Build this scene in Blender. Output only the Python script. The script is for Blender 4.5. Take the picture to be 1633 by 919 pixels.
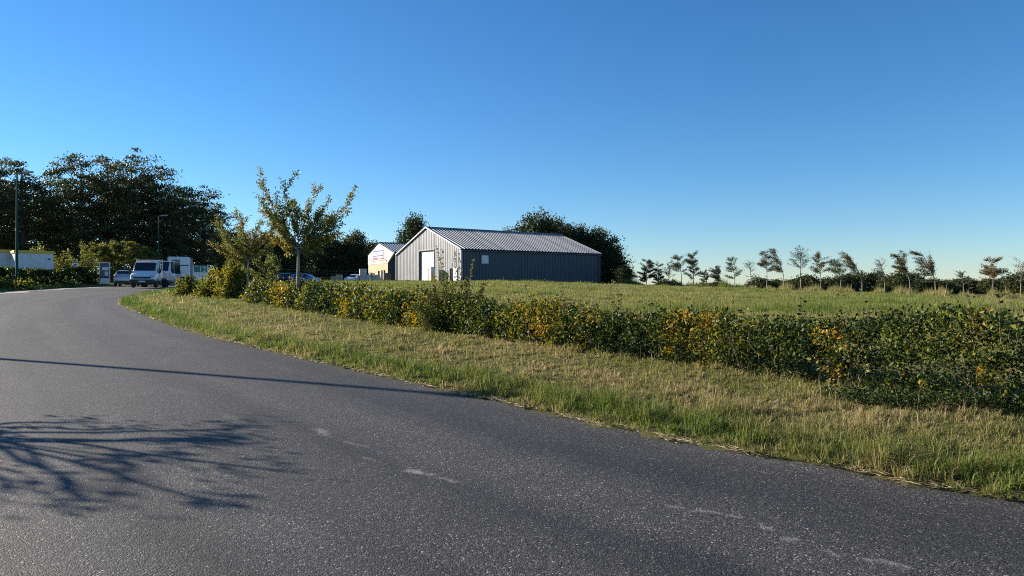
import bpy, bmesh, math, random
import numpy as np
from mathutils import Vector, Matrix
R = math.radians
for o in list(bpy.data.objects): bpy.data.objects.remove(o)
scene = bpy.context.scene
C = scene.collection

# ------------------------------------------------------------------ camera, sky, sun, exposure
F = 1124.0                       # focal length in pixels of the 1633 px wide photograph
CAMZ = 1.6
cam = bpy.data.cameras.new('camera'); cam.sensor_width = 36; cam.lens = 36 * F / 1633
cam.clip_start = 0.05; cam.clip_end = 6000
camo = bpy.data.objects.new('camera', cam); C.objects.link(camo)
camo.location = (0, 0, CAMZ); camo.rotation_euler = (R(90), 0, 0)
scene.camera = camo
SUN_AZ = Vector((-0.93, 0.37)).normalized()      # towards the sun, seen from above
SUN_EL = R(20)
world = bpy.data.worlds.new('World'); scene.world = world; world.use_nodes = True
wn = world.node_tree.nodes; wl = world.node_tree.links
sky = wn.new('ShaderNodeTexSky'); sky.sky_type = 'NISHITA'; sky.sun_disc = False
sky.sun_elevation = SUN_EL; sky.sun_rotation = math.atan2(SUN_AZ.x, SUN_AZ.y)
sky.altitude = 0; sky.air_density = 1.0; sky.dust_density = 0.0; sky.ozone_density = 6.0
hsv = wn.new('ShaderNodeHueSaturation'); hsv.inputs['Saturation'].default_value = 1.12     # the camera's vivid rendering of blue
wl.new(sky.outputs[0], hsv.inputs['Color']); wl.new(hsv.outputs[0], wn['Background'].inputs[0]); wn['Background'].inputs[1].default_value = 0.075
sd = bpy.data.lights.new('sun', 'SUN'); sd.energy = 5.0; sd.angle = R(0.4); sd.color = (1.0, 0.89, 0.74)
so = bpy.data.objects.new('sun', sd); C.objects.link(so)
sdir = Vector((SUN_AZ.x * math.cos(SUN_EL), SUN_AZ.y * math.cos(SUN_EL), math.sin(SUN_EL)))
so.rotation_euler = sdir.to_track_quat('Z', 'Y').to_euler(); so.location = sdir * 60
scene.view_settings.view_transform = 'Standard'; scene.view_settings.look = 'None'
scene.view_settings.exposure = 1.12; scene.view_settings.gamma = 1.0
scene.view_settings.use_curve_mapping = False
scene.cycles.use_denoising = False
scene.cycles.filter_width = 1.0
scene.cycles.max_bounces = 8; scene.cycles.transmission_bounces = 6; scene.cycles.diffuse_bounces = 3

# ------------------------------------------------------------------ helpers
rng = np.random.default_rng(7)
random.seed(7)

def tag(o, label=None, cat=None, group=None, kind=None):
    if label: o['label'] = label
    if cat: o['category'] = cat
    if group: o['group'] = group
    if kind: o['kind'] = kind
    return o

def empty(name, loc=(0, 0, 0), rz=0.0, parent=None):
    o = bpy.data.objects.new(name, None); C.objects.link(o)
    o.location = loc; o.rotation_euler = (0, 0, rz); o.parent = parent
    o.empty_display_size = 0.2
    return o

def link(name, me, mat=None, parent=None, loc=(0, 0, 0), rot=(0, 0, 0)):
    o = bpy.data.objects.new(name, me); C.objects.link(o)
    if mat is not None and not me.materials: me.materials.append(mat)
    o.parent = parent; o.location = loc; o.rotation_euler = rot
    return o

def copy_tree(o, parent=None):
    c = o.copy(); C.objects.link(c); c.parent = parent
    for ch in [x for x in bpy.data.objects if x.parent == o and x is not c]:
        copy_tree(ch, c)
    return c

def tri_mesh(name, V, T, tint=None, smooth=False):
    me = bpy.data.meshes.new(name)
    V = np.asarray(V, np.float32); T = np.asarray(T, np.int32)
    me.vertices.add(len(V)); me.vertices.foreach_set('co', V.ravel())
    me.loops.add(len(T) * 3); me.loops.foreach_set('vertex_index', T.ravel())
    me.polygons.add(len(T))
    me.polygons.foreach_set('loop_start', np.arange(0, len(T) * 3, 3, dtype=np.int32))
    if smooth: me.polygons.foreach_set('use_smooth', np.ones(len(T), bool))
    me.update(calc_edges=True)
    if tint is not None:
        a = me.attributes.new('tint', 'FLOAT', 'FACE'); a.data.foreach_set('value', np.asarray(tint, np.float32))
    return me

class B:
    """collects shapes in one bmesh; build() links it as one mesh object"""
    def __init__(s): s.bm = bmesh.new()
    def box(s, c, size, bevel=0.0, rz=0.0, rx=0.0, ry=0.0):
        m = Matrix.Translation(c) @ Matrix.Rotation(rz, 4, 'Z') @ Matrix.Rotation(ry, 4, 'Y') @ Matrix.Rotation(rx, 4, 'X') @ Matrix.Diagonal((*size, 1))
        r = bmesh.ops.create_cube(s.bm, size=1.0, matrix=m)
        if bevel > 0:
            es = list({e for v in r['verts'] for e in v.link_edges})
            bmesh.ops.bevel(s.bm, geom=es, offset=bevel, segments=2, affect='EDGES', profile=0.6)
        return s
    def poly(s, pts):
        s.bm.faces.new([s.bm.verts.new(p) for p in pts]); return s
    def prism(s, pts, d):
        """pts: flat polygon, d: extrusion vector"""
        d = Vector(d); n = len(pts)
        a = [s.bm.verts.new(p) for p in pts]; b = [s.bm.verts.new(Vector(p) + d) for p in pts]
        s.bm.faces.new(a[::-1]); s.bm.faces.new(b)
        for i in range(n): s.bm.faces.new((a[i], a[(i + 1) % n], b[(i + 1) % n], b[i]))
        return s
    def tube(s, pts, rad, n=8, cap=True):
        rings = []; pts = [Vector(p) for p in pts]
        for i, p in enumerate(pts):
            d = (pts[min(i + 1, len(pts) - 1)] - pts[max(i - 1, 0)]).normalized()
            u = d.orthogonal().normalized(); w = d.cross(u)
            r = rad[i] if hasattr(rad, '__len__') else rad
            rings.append([s.bm.verts.new(p + (u * math.cos(t) + w * math.sin(t)) * r) for t in [2 * math.pi * k / n for k in range(n)]])
        for a, b in zip(rings, rings[1:]):
            for k in range(n): s.bm.faces.new((a[k], a[(k + 1) % n], b[(k + 1) % n], b[k]))
        if cap: s.bm.faces.new(rings[0][::-1]); s.bm.faces.new(rings[-1])
        return s
    def build(s, name, mat, parent=None, smooth=False, loc=(0, 0, 0), rot=(0, 0, 0)):
        bmesh.ops.recalc_face_normals(s.bm, faces=s.bm.faces)
        me = bpy.data.meshes.new(name); s.bm.to_mesh(me); s.bm.free()
        if smooth:
            me.polygons.foreach_set('use_smooth', [True] * len(me.polygons))
        return link(name, me, mat, parent, loc, rot)

def vnoise(x, y, scale, seed=0):
    """smooth pseudo noise, about -1..1"""
    r = np.random.default_rng(seed); out = np.zeros_like(np.asarray(x, float))
    for i in range(7):
        a = r.uniform(0, 2 * np.pi); k = r.uniform(0.6, 1.9) / scale
        out = out + np.sin((x * np.cos(a) + y * np.sin(a)) * k * 2 * np.pi / 1.5 + r.uniform(0, 6.28))
    return out / 3.2

def norm(a): return a / np.maximum(np.linalg.norm(a, axis=-1, keepdims=True), 1e-9)

# ------------------------------------------------------------------ materials
def new_mat(name):
    m = bpy.data.materials.new(name); m.use_nodes = True
    return m, m.node_tree.nodes, m.node_tree.links, m.node_tree.nodes['Principled BSDF']

def ramp(n, stops):
    r = n.new('ShaderNodeValToRGB'); e = r.color_ramp.elements
    while len(e) < len(stops): e.new(0.5)
    for k, (p, c) in zip(e, stops): k.position = p; k.color = (*c, 1)
    return r

def paint(name, col, rough=0.45, metal=0.0, var=0.12, scale=3.0, bump=0.0, coat=0.0):
    """painted or plain surface with faint uneven weathering"""
    m, n, l, b = new_mat(name)
    t = n.new('ShaderNodeTexCoord'); z = n.new('ShaderNodeTexNoise'); z.inputs['Scale'].default_value = scale
    z.inputs['Detail'].default_value = 6; l.new(t.outputs['Object'], z.inputs['Vector'])
    lo = tuple(c * (1 - var) for c in col); hi = tuple(min(1, c * (1 + var)) for c in col)
    r = ramp(n, [(0.3, lo), (0.7, hi)]); l.new(z.outputs['Fac'], r.inputs['Fac']); l.new(r.outputs[0], b.inputs['Base Color'])
    b.inputs['Roughness'].default_value = rough; b.inputs['Metallic'].default_value = metal
    b.inputs['Coat Weight'].default_value = coat
    if bump:
        bp = n.new('ShaderNodeBump'); bp.inputs['Strength'].default_value = bump; bp.inputs['Distance'].default_value = 0.02
        l.new(z.outputs['Fac'], bp.inputs['Height']); l.new(bp.outputs[0], b.inputs['Normal'])
    return m

def foliage(name, stops, trans=0.35, rough=0.5, spec=0.35):
    m, n, l, b = new_mat(name)
    a = n.new('ShaderNodeAttribute'); a.attribute_name = 'tint'
    r = ramp(n, stops); l.new(a.outputs['Fac'], r.inputs['Fac'])
    l.new(r.outputs[0], b.inputs['Base Color']); b.inputs['Roughness'].default_value = rough
    b.inputs['Specular IOR Level'].default_value = spec
    tr = n.new('ShaderNodeBsdfTranslucent'); mx = n.new('ShaderNodeMixShader'); mx.inputs[0].default_value = trans
    hs = n.new('ShaderNodeHueSaturation'); hs.inputs['Value'].default_value = 1.5; hs.inputs['Saturation'].default_value = 1.1
    l.new(r.outputs[0], hs.inputs['Color']); l.new(hs.outputs[0], tr.inputs['Color'])
    l.new(b.outputs[0], mx.inputs[1]); l.new(tr.outputs[0], mx.inputs[2]); l.new(mx.outputs[0], n['Material Output'].inputs['Surface'])
    return m

def bark_mat(name, a, c, scale=9):
    m, n, l, b = new_mat(name)
    t = n.new('ShaderNodeTexCoord'); mp = n.new('ShaderNodeMapping'); mp.inputs['Scale'].default_value = (1, 1, 0.25)
    z = n.new('ShaderNodeTexNoise'); z.inputs['Scale'].default_value = scale; z.inputs['Detail'].default_value = 8
    l.new(t.outputs['Object'], mp.inputs[0]); l.new(mp.outputs[0], z.inputs['Vector'])
    r = ramp(n, [(0.35, a), (0.65, c)]); l.new(z.outputs['Fac'], r.inputs['Fac']); l.new(r.outputs[0], b.inputs['Base Color'])
    b.inputs['Roughness'].default_value = 0.85
    bp = n.new('ShaderNodeBump'); bp.inputs['Strength'].default_value = 0.6; bp.inputs['Distance'].default_value = 0.02
    l.new(z.outputs['Fac'], bp.inputs['Height']); l.new(bp.outputs[0], b.inputs['Normal'])
    return m

M = {}
M['bark'] = bark_mat('bark', (0.055, 0.045, 0.035), (0.13, 0.11, 0.09))
M['bark_pale'] = bark_mat('bark_pale', (0.14, 0.12, 0.09), (0.30, 0.27, 0.22), 14)
M['twig'] = bark_mat('twig', (0.10, 0.075, 0.05), (0.2, 0.15, 0.1), 20)
M['beech'] = foliage('beech_leaf', [(0.0, (0.03, 0.045, 0.016)), (0.5, (0.06, 0.072, 0.022)), (0.85, (0.12, 0.10, 0.03)), (1.0, (0.18, 0.115, 0.035))], 0.3)  # leaf tones brightened to stand in for thin haze lifting the wood's shadows
M['oak'] = foliage('oak_leaf', [(0.0, (0.022, 0.038, 0.012)), (0.6, (0.05, 0.065, 0.018)), (1.0, (0.11, 0.095, 0.025))], 0.25)
M['young'] = foliage('young_leaf', [(0.0, (0.03, 0.04, 0.014)), (0.5, (0.065, 0.065, 0.022)), (0.8, (0.13, 0.10, 0.03)), (1.0, (0.21, 0.13, 0.035))], 0.3)
M['cherry'] = foliage('cherry_leaf', [(0.0, (0.06, 0.085, 0.02)), (0.45, (0.14, 0.15, 0.03)), (0.75, (0.25, 0.19, 0.04)), (1.0, (0.30, 0.14, 0.05))], 0.4)
M['hedge'] = foliage('hedge_leaf', [(0.0, (0.012, 0.024, 0.007)), (0.32, (0.034, 0.056, 0.012)), (0.55, (0.17, 0.185, 0.034)), (0.8, (0.33, 0.25, 0.035)), (1.0, (0.40, 0.19, 0.03))], 0.3, 0.5, 0.22)  # green-to-yellow leaf mix, widened to imitate shade and sunlit flecks in the colour
M['grass'] = foliage('grass_blade', [(0.0, (0.06, 0.105, 0.022)), (0.35, (0.145, 0.185, 0.04)), (0.6, (0.225, 0.21, 0.072)), (0.8, (0.29, 0.23, 0.115)), (1.0, (0.46, 0.37, 0.2))], 0.38, 0.6, 0.2)
M['straw'] = foliage('straw', [(0.0, (0.24, 0.17, 0.09)), (1.0, (0.52, 0.42, 0.25))], 0.2, 0.7)

# asphalt: tar with stone chippings, worn scuffs along an old seam (UV: metres across / along)
def asphalt():
    m, n, l, b = new_mat('asphalt')
    geo = n.new('ShaderNodeNewGeometry'); uv = n.new('ShaderNodeUVMap')
    v = n.new('ShaderNodeTexVoronoi'); v.inputs['Scale'].default_value = 105; l.new(geo.outputs['Position'], v.inputs['Vector'])
    v2 = n.new('ShaderNodeTexVoronoi'); v2.inputs['Scale'].default_value = 24; l.new(geo.outputs['Position'], v2.inputs['Vector'])
    sep = n.new('ShaderNodeSeparateColor'); l.new(v.outputs['Color'], sep.inputs[0])
    chips = ramp(n, [(0.0, (0.014, 0.0132, 0.012)), (0.45, (0.033, 0.0313, 0.0285)), (0.85, (0.064, 0.0605, 0.0545)), (0.965, (0.11, 0.104, 0.093)), (1.0, (0.30, 0.285, 0.255))])
    l.new(sep.outputs[0], chips.inputs['Fac'])
    # broad tone: tyre tracks stretched along the road and blotches
    mp = n.new('ShaderNodeMapping'); mp.inputs['Scale'].default_value = (1.1, 0.06, 1); l.new(uv.outputs[0], mp.inputs[0])
    z1 = n.new('ShaderNodeTexNoise'); z1.inputs['Scale'].default_value = 1.0; z1.inputs['Detail'].default_value = 5; l.new(mp.outputs[0], z1.inputs['Vector'])
    z2 = n.new('ShaderNodeTexNoise'); z2.inputs['Scale'].default_value = 0.7; z2.inputs['Detail'].default_value = 7; z2.inputs['Roughness'].default_value = 0.65
    l.new(geo.outputs['Position'], z2.inputs['Vector'])
    t1 = ramp(n, [(0.36, (0.68,) * 3), (0.64, (1.35,) * 3)]); l.new(z1.outputs['Fac'], t1.inputs['Fac'])
    t2 = ramp(n, [(0.3, (0.82,) * 3), (0.7, (1.2,) * 3)]); l.new(z2.outputs['Fac'], t2.inputs['Fac'])
    m1 = n.new('ShaderNodeMix'); m1.data_type = 'RGBA'; m1.blend_type = 'MULTIPLY'; m1.inputs[0].default_value = 1
    l.new(chips.outputs[0], m1.inputs[6]); l.new(t1.outputs[0], m1.inputs[7])
    m2 = n.new('ShaderNodeMix'); m2.data_type = 'RGBA'; m2.blend_type = 'MULTIPLY'; m2.inputs[0].default_value = 1
    l.new(m1.outputs[2], m2.inputs[6]); l.new(t2.outputs[0], m2.inputs[7])
    # pale scuffs left where the old seam was repaired: elongated worn spots broken up by noise (UV metres across, along)
    def math_(op, a, bb):
        k = n.new('ShaderNodeMath'); k.operation = op
        for i, q in enumerate((a, bb)):
            if isinstance(q, (int, float)): k.inputs[i].default_value = q
            elif q is not None: l.new(q, k.inputs[i])
        return k.outputs[0]
    wob = n.new('ShaderNodeTexNoise'); wob.inputs['Scale'].default_value = 14; wob.inputs['Detail'].default_value = 6; wob.inputs['Roughness'].default_value = 0.75; l.new(geo.outputs['Position'], wob.inputs['Vector'])
    total = None
    for (ac, al, la, ll, amt) in SCUFFS:
        sb = n.new('ShaderNodeVectorMath'); sb.operation = 'SUBTRACT'; sb.inputs[1].default_value = (ac, al, 0); l.new(uv.outputs[0], sb.inputs[0])
        ml = n.new('ShaderNodeVectorMath'); ml.operation = 'MULTIPLY'; ml.inputs[1].default_value = (1 / (la * 0.75), 1 / (ll * 0.7), 0); l.new(sb.outputs[0], ml.inputs[0])
        ln = n.new('ShaderNodeVectorMath'); ln.operation = 'LENGTH'; l.new(ml.outputs[0], ln.inputs[0])
        d = math_('ADD', ln.outputs['Value'], math_('MULTIPLY', math_('SUBTRACT', wob.outputs['Fac'], 0.5), 4.5))
        mr = n.new('ShaderNodeMapRange'); mr.inputs[1].default_value = 0.8; mr.inputs[2].default_value = -0.2; mr.inputs[4].default_value = amt; l.new(d, mr.inputs[0])
        total = mr.outputs[0] if total is None else math_('MAXIMUM', total, mr.outputs[0])
    m3 = n.new('ShaderNodeMix'); m3.data_type = 'RGBA'; l.new(total, m3.inputs[0]); l.new(m2.outputs[2], m3.inputs[6]); m3.inputs[7].default_value = (0.27, 0.255, 0.215, 1)
    l.new(m3.outputs[2], b.inputs['Base Color']); b.inputs['Roughness'].default_value = 0.72; b.inputs['Specular IOR Level'].default_value = 0.4
    bp = n.new('ShaderNodeBump'); bp.inputs['Strength'].default_value = 0.55; bp.inputs['Distance'].default_value = 0.006; bp.invert = True
    l.new(v.outputs['Distance'], bp.inputs['Height'])
    bp2 = n.new('ShaderNodeBump'); bp2.inputs['Strength'].default_value = 0.12; bp2.inputs['Distance'].default_value = 0.012
    l.new(v2.outputs['Distance'], bp2.inputs['Height']); l.new(bp.outputs[0], bp2.inputs['Normal']); l.new(bp2.outputs[0], b.inputs['Normal'])
    return m

def soil_grass(name, stops, scale=6.0):
    """matted turf under the modelled blades"""
    m, n, l, b = new_mat(name)
    geo = n.new('ShaderNodeNewGeometry')
    z = n.new('ShaderNodeTexNoise'); z.inputs['Scale'].default_value = scale; z.inputs['Detail'].default_value = 9; z.inputs['Roughness'].default_value = 0.75
    z2 = n.new('ShaderNodeTexNoise'); z2.inputs['Scale'].default_value = 0.22; z2.inputs['Detail'].default_value = 5
    l.new(geo.outputs['Position'], z.inputs['Vector']); l.new(geo.outputs['Position'], z2.inputs['Vector'])
    mx = n.new('ShaderNodeMix'); mx.data_type = 'FLOAT'; mx.inputs[0].default_value = 0.5
    l.new(z.outputs['Fac'], mx.inputs[2]); l.new(z2.outputs['Fac'], mx.inputs[3])
    r = ramp(n, stops); l.new(mx.outputs[0], r.inputs['Fac']); l.new(r.outputs[0], b.inputs['Base Color'])
    b.inputs['Roughness'].default_value = 0.95; b.inputs['Specular IOR Level'].default_value = 0.1
    bp = n.new('ShaderNodeBump'); bp.inputs['Strength'].default_value = 0.8; bp.inputs['Distance'].default_value = 0.08
    l.new(z.outputs['Fac'], bp.inputs['Height']); l.new(bp.outputs[0], b.inputs['Normal'])
    return m
M['turf'] = soil_grass('turf', [(0.35, (0.045, 0.05, 0.018)), (0.5, (0.10, 0.105, 0.035)), (0.6, (0.15, 0.13, 0.055)), (0.7, (0.20, 0.155, 0.08))])

# ------------------------------------------------------------------ terrain
def s_of(y):
    y = np.asarray(y, float)
    a = 0.026 * np.minimum(y, 70)
    t = np.clip(y - 70, 0, 50); a = a + 0.026 * (t - t * t / 100)
    return a - 0.003 * np.clip(y - 130, 0, 170) - 0.006 * np.clip(y - 300, 0, 1e5)

RE = np.array([(20, -10.5), (12, -3.2), (7.6, 0.9), (3.5, 4.77), (1.13, 6.98), (-0.4, 8.75), (-3.4, 12.2), (-8.3, 18.1), (-13.8, 26), (-18.6, 33.3), (-22.8, 42), (-26.2, 52), (-27.8, 60), (-28.3, 68), (-28, 80), (-26, 100)], float)
LE = np.array([(14, -17), (6, -9.6), (2, -5.8), (-2, -1.8), (-4.5, 0.8), (-7, 3.2), (-12, 8.2), (-18, 14.6), (-24, 22.6), (-29.5, 32), (-34, 42), (-37, 51), (-38.8, 61), (-39, 69), (-38.2, 80), (-36, 100)], float)
def smooth_line(P, n):
    """Catmull-Rom through the points, n samples"""
    t = np.linspace(0, len(P) - 1.0001, n); i = t.astype(int); f = (t - i)[:, None]
    p0 = P[np.maximum(i - 1, 0)]; p1 = P[i]; p2 = P[np.minimum(i + 1, len(P) - 1)]; p3 = P[np.minimum(i + 2, len(P) - 1)]
    return 0.5 * (2 * p1 + (p2 - p0) * f + (2 * p0 - 5 * p1 + 4 * p2 - p3) * f ** 2 + (3 * p1 - p0 - 3 * p2 + p3) * f ** 3)
NR = 900
REs = smooth_line(RE, NR); LEs = smooth_line(LE, NR)
def line_dist(x, y, P):
    """distance to polyline P, positive to the right of its direction of travel"""
    x = np.asarray(x, float).ravel(); y = np.asarray(y, float).ravel()
    out = np.full(x.shape, 1e9); Q = P[::10] if len(P) > 100 else P
    for a, b in zip(Q, Q[1:]):
        d = b - a; L2 = d @ d
        t = np.clip(((x - a[0]) * d[0] + (y - a[1]) * d[1]) / L2, 0, 1)
        ex = x - a[0] - t * d[0]; ey = y - a[1] - t * d[1]
        ds = np.hypot(ex, ey); sg = np.sign(d[1] * ex - d[0] * ey)
        out = np.where(ds < np.abs(out), ds * np.where(sg == 0, 1, sg), out)
    return out
def base_h(x, y):
    x = np.asarray(x, float); y = np.asarray(y, float)
    return s_of(y) - 0.034 * np.clip(x, 0, 90) * np.clip((y - 15) / 45, 0, 1)
def ground_h(x, y):
    """turf surface"""
    sh = np.shape(x); x = np.atleast_1d(np.asarray(x, float)); y = np.atleast_1d(np.asarray(y, float))
    dr = line_dist(x, y, REs).reshape(x.shape); dl = -line_dist(x, y, LEs).reshape(x.shape)
    h = base_h(x, y)
    bank = 0.03 + 0.17 * np.clip(dr / 3.2, 0, 1) ** 1.2
    rough = 0.035 * vnoise(x, y, 3.1, 3) + 0.02 * vnoise(x, y, 1.1, 5)
    fr = np.clip(dr / 1.5, 0, 1)
    on_r = dr > 0; on_l = (dl > 0) & ~on_r
    fade = np.clip((200 - np.hypot(x, y)) / 60, 0, 1)
    z = np.where(on_r, h + bank + rough * fr * (1 + 0.8 * np.clip((dr - 5) / 10, 0, 1)) * fade, np.where(on_l, h + 0.02 + 0.06 * np.clip(dl, 0, 1.5), h - 0.12))
    return z if sh else float(z[0])
def gz(x, y): return float(ground_h(x, y))
def at(px, D):
    """ground point seen in the column px of the photograph at distance D"""
    x = (px - 816.5) / F * D
    return Vector((x, D, gz(x, D)))

def grid_axis(segs):
    out = []
    for a, b, s in segs: out += list(np.arange(a, b, s))
    return np.array(out + [segs[-1][1]])
xs = grid_axis([(-1800, -300, 150), (-300, -80, 20), (-80, -45, 2.5), (-45, 22, 0.45), (22, 80, 2), (80, 300, 20), (300, 1800, 150)])
ys = grid_axis([(-120, -20, 10), (-20, -4, 1.5), (-4, 45, 0.45), (45, 130, 1.7), (130, 400, 15), (400, 2600, 150)])
GX, GY = np.meshgrid(xs, ys); gzv = ground_h(GX.ravel(), GY.ravel())
V = np.stack([GX.ravel(), GY.ravel(), gzv], 1); nx = len(xs)
ii, jj = np.meshgrid(np.arange(len(xs) - 1), np.arange(len(ys) - 1)); a = (jj * nx + ii).ravel()
T = np.concatenate([np.stack([a, a + 1, a + nx + 1], 1), np.stack([a, a + nx + 1, a + nx], 1)])
tag(link('ground', tri_mesh('ground', V, T, smooth=True), M['turf']), 'grassy ground of verge and open field reaching the horizon', 'ground', kind='structure')

_al = np.concatenate([[0], np.cumsum(np.linalg.norm(np.diff(REs, axis=0), axis=1))]); SCUFFS = []
for (px, py, la, ll, amt) in [(497, 694, .13, .3, .9), (545, 708, .06, .35, .5), (650, 754, .09, .28, .95), (690, 770, .07, .3, .6), (560, 730, .05, .3, .35), (1060, 812, .05, .16, .7), (1105, 822, .05, .22, .7), (1150, 833, .05, .13, .8), (1200, 848, .06, .12, .9), (1240, 865, .10, .15, .6), (1390, 898, .07, .2, .8), (1310, 884, .05, .15, .6), (370, 676, .1, .5, .3), (390, 740, .08, .3, .25), (860, 660, .1, .5, .18), (300, 640, .12, .6, .2)]:
    D_ = CAMZ / ((py - 459.5) / F + 0.026); X_ = (px - 816.5) / F * D_
    k_ = int(np.argmin(np.hypot(REs[:, 0] - X_, REs[:, 1] - D_))); SCUFFS.append((float(np.hypot(REs[k_, 0] - X_, REs[k_, 1] - D_)), float(_al[k_]), la, ll, amt))
M['asphalt'] = asphalt()
# road sheet between the two edges, uneven along the verge
NA = 14
jit = 0.035 * vnoise(np.arange(NR) * 0.09, np.zeros(NR), 0.9, 11) + 0.025 * rng.normal(size=NR) * 0.5
nv = norm(np.stack([np.gradient(REs[:, 1]), -np.gradient(REs[:, 0])], 1))
RJ = REs + nv * (jit[:, None] + 0.03)
nl = norm(np.stack([np.gradient(LEs[:, 1]), -np.gradient(LEs[:, 0])], 1))
LJ = LEs - nl * 0.03
f = np.linspace(0, 1, NA)[None, :, None]
RP = RJ[:, None, :] * (1 - f) + LJ[:, None, :] * f
rz = base_h(RP[..., 0].ravel(), RP[..., 1].ravel()) + 0.05 * np.sin(np.pi * np.tile(f[0, :, 0], NR)) - 0.004
V = np.concatenate([RP.reshape(-1, 2), rz[:, None]], 1)
ii, jj = np.meshgrid(np.arange(NA - 1), np.arange(NR - 1)); a = (jj * NA + ii).ravel()
T = np.concatenate([np.stack([a, a + NA, a + NA + 1], 1), np.stack([a, a + NA + 1, a + 1], 1)])
me = tri_mesh('road', V, T, smooth=True)
acr = np.linalg.norm(RP - RJ[:, None, :], axis=2).ravel()
alo = np.repeat(np.concatenate([[0], np.cumsum(np.linalg.norm(np.diff(REs, axis=0), axis=1))]), NA)
uvl = me.uv_layers.new(name='UVMap'); idx = T.ravel()
uvl.data.foreach_set('uv', np.stack([acr[idx], alo[idx]], 1).astype(np.float32).ravel())
if me.polygons[0].normal.z < 0: me.flip_normals()
tag(link('road', me, M['asphalt']), 'dark chip-sealed asphalt road bending away past the hedge', 'road', kind='structure')
def road_h(x, y): return float(base_h(x, y)) + 0.03
# paler worn strip along the far side of the bend
M['gravel'] = paint('pale_gravel', (0.27, 0.25, 0.215), 0.9, var=0.3, scale=9, bump=0.5)
k0, k1 = 500, 860
w_ = 2.6 + 0.5 * vnoise(np.arange(k0, k1) * 0.05, np.zeros(k1 - k0), 2.0, 4)
w_ = w_ * np.clip(np.arange(k1 - k0) / 60.0, 0.02, 1)
tdir = norm(RJ - LJ)
f3 = np.linspace(0, 1, 5)[None, :, None]
SP = LJ[k0:k1, None, :] + tdir[k0:k1, None, :] * (w_[:, None, None] * f3 - 0.02)
wd = np.linalg.norm(RJ - LJ, axis=1)[k0:k1, None]
fr_ = 1 - (w_[:, None] * f3[:, :, 0] - 0.02) / wd
sz = base_h(SP[..., 0].ravel(), SP[..., 1].ravel()) + 0.05 * np.sin(np.pi * np.clip(fr_, 0, 1)).ravel() + 0.004
V = np.concatenate([SP.reshape(-1, 2), sz[:, None]], 1)
ii, jj = np.meshgrid(np.arange(4), np.arange(k1 - k0 - 1)); a = (jj * 5 + ii).ravel()
T = np.concatenate([np.stack([a, a + 1, a + 6], 1), np.stack([a, a + 6, a + 5], 1)])
me = tri_mesh('road_shoulder', V, T, smooth=True)
if me.polygons[0].normal.z < 0: me.flip_normals()
tag(link('road_shoulder', me, M['gravel']), 'pale worn strip along the outer side of the road bend', 'shoulder', kind='structure')

# ------------------------------------------------------------------ corrugated sheets and buildings
def corrugated(x0, x1, pitch, depth, flat=0.55):
    """profile of trapezoid ribs along x: list of (x, proud)"""
    out = []; x = x0
    while x < x1 - 1e-6:
        p = min(pitch, x1 - x)
        out += [(x, 0), (x + p * flat, 0), (x + p * (flat + 0.1), depth), (x + p * 0.9, depth)]
        x += pitch
    return out + [(x1, 0)]

M['sheet_grey'] = paint('grey_steel_sheet', (0.22, 0.23, 0.24), 0.42, 0.2, var=0.14, scale=0.7)
M['sheet_dark'] = paint('slate_steel_sheet', (0.042, 0.052, 0.068), 0.5, 0.0, var=0.12, scale=0.8)
M['trim'] = paint('pale_trim', (0.40, 0.40, 0.395), 0.45, var=0.06)
for i, c in enumerate([(0.30, 0.31, 0.32), (0.34, 0.335, 0.33), (0.26, 0.275, 0.29), (0.38, 0.375, 0.36)]):
    M['roof%d' % i] = paint('roof_sheet_%d' % i, tuple(v * 0.85 for v in c), 0.55, 0.1, var=0.12, scale=1.2)
M['roller'] = paint('white_roller_door', (0.72, 0.71, 0.68), 0.5, var=0.05)
M['dark'] = paint('dark_void', (0.012, 0.012, 0.014), 0.8)
M['white'] = paint('white_paint', (0.75, 0.75, 0.74), 0.35, var=0.05)
M['glass_dark'] = paint('tinted_glass', (0.012, 0.015, 0.02), 0.06, var=0.2, coat=0.4)
M['pane'] = paint('pale_pane', (0.42, 0.5, 0.56), 0.15, var=0.05)
M['concrete'] = paint('concrete', (0.33, 0.32, 0.30), 0.9, var=0.2, bump=0.3)

TH = R(34.6)
def wall_ribbed(b, W, bottom, top, axis, pitch, depth, hole=None, off=0.0, sign=-1):
    """ribbed wall in the plane axis=off; top(t) gives its height; hole=(t0,t1,ztop) is left open"""
    def P(t, d, z): return (off + sign * d, t, z) if axis == 'x' else (t, off + sign * d, z)
    spans = [(0, W, bottom)] if not hole else [(0, hole[0], bottom), (hole[0], hole[1], hole[2]), (hole[1], W, bottom)]
    for t0, t1, zb in spans:
        pr = corrugated(t0, t1, pitch, depth)
        lo = [b.bm.verts.new(P(t, d, zb)) for t, d in pr]; hi = [b.bm.verts.new(P(t, d, top(t))) for t, d in pr]
        for i in range(len(pr) - 1): b.bm.faces.new((lo[i], lo[i + 1], hi[i + 1], hi[i]))

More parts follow.
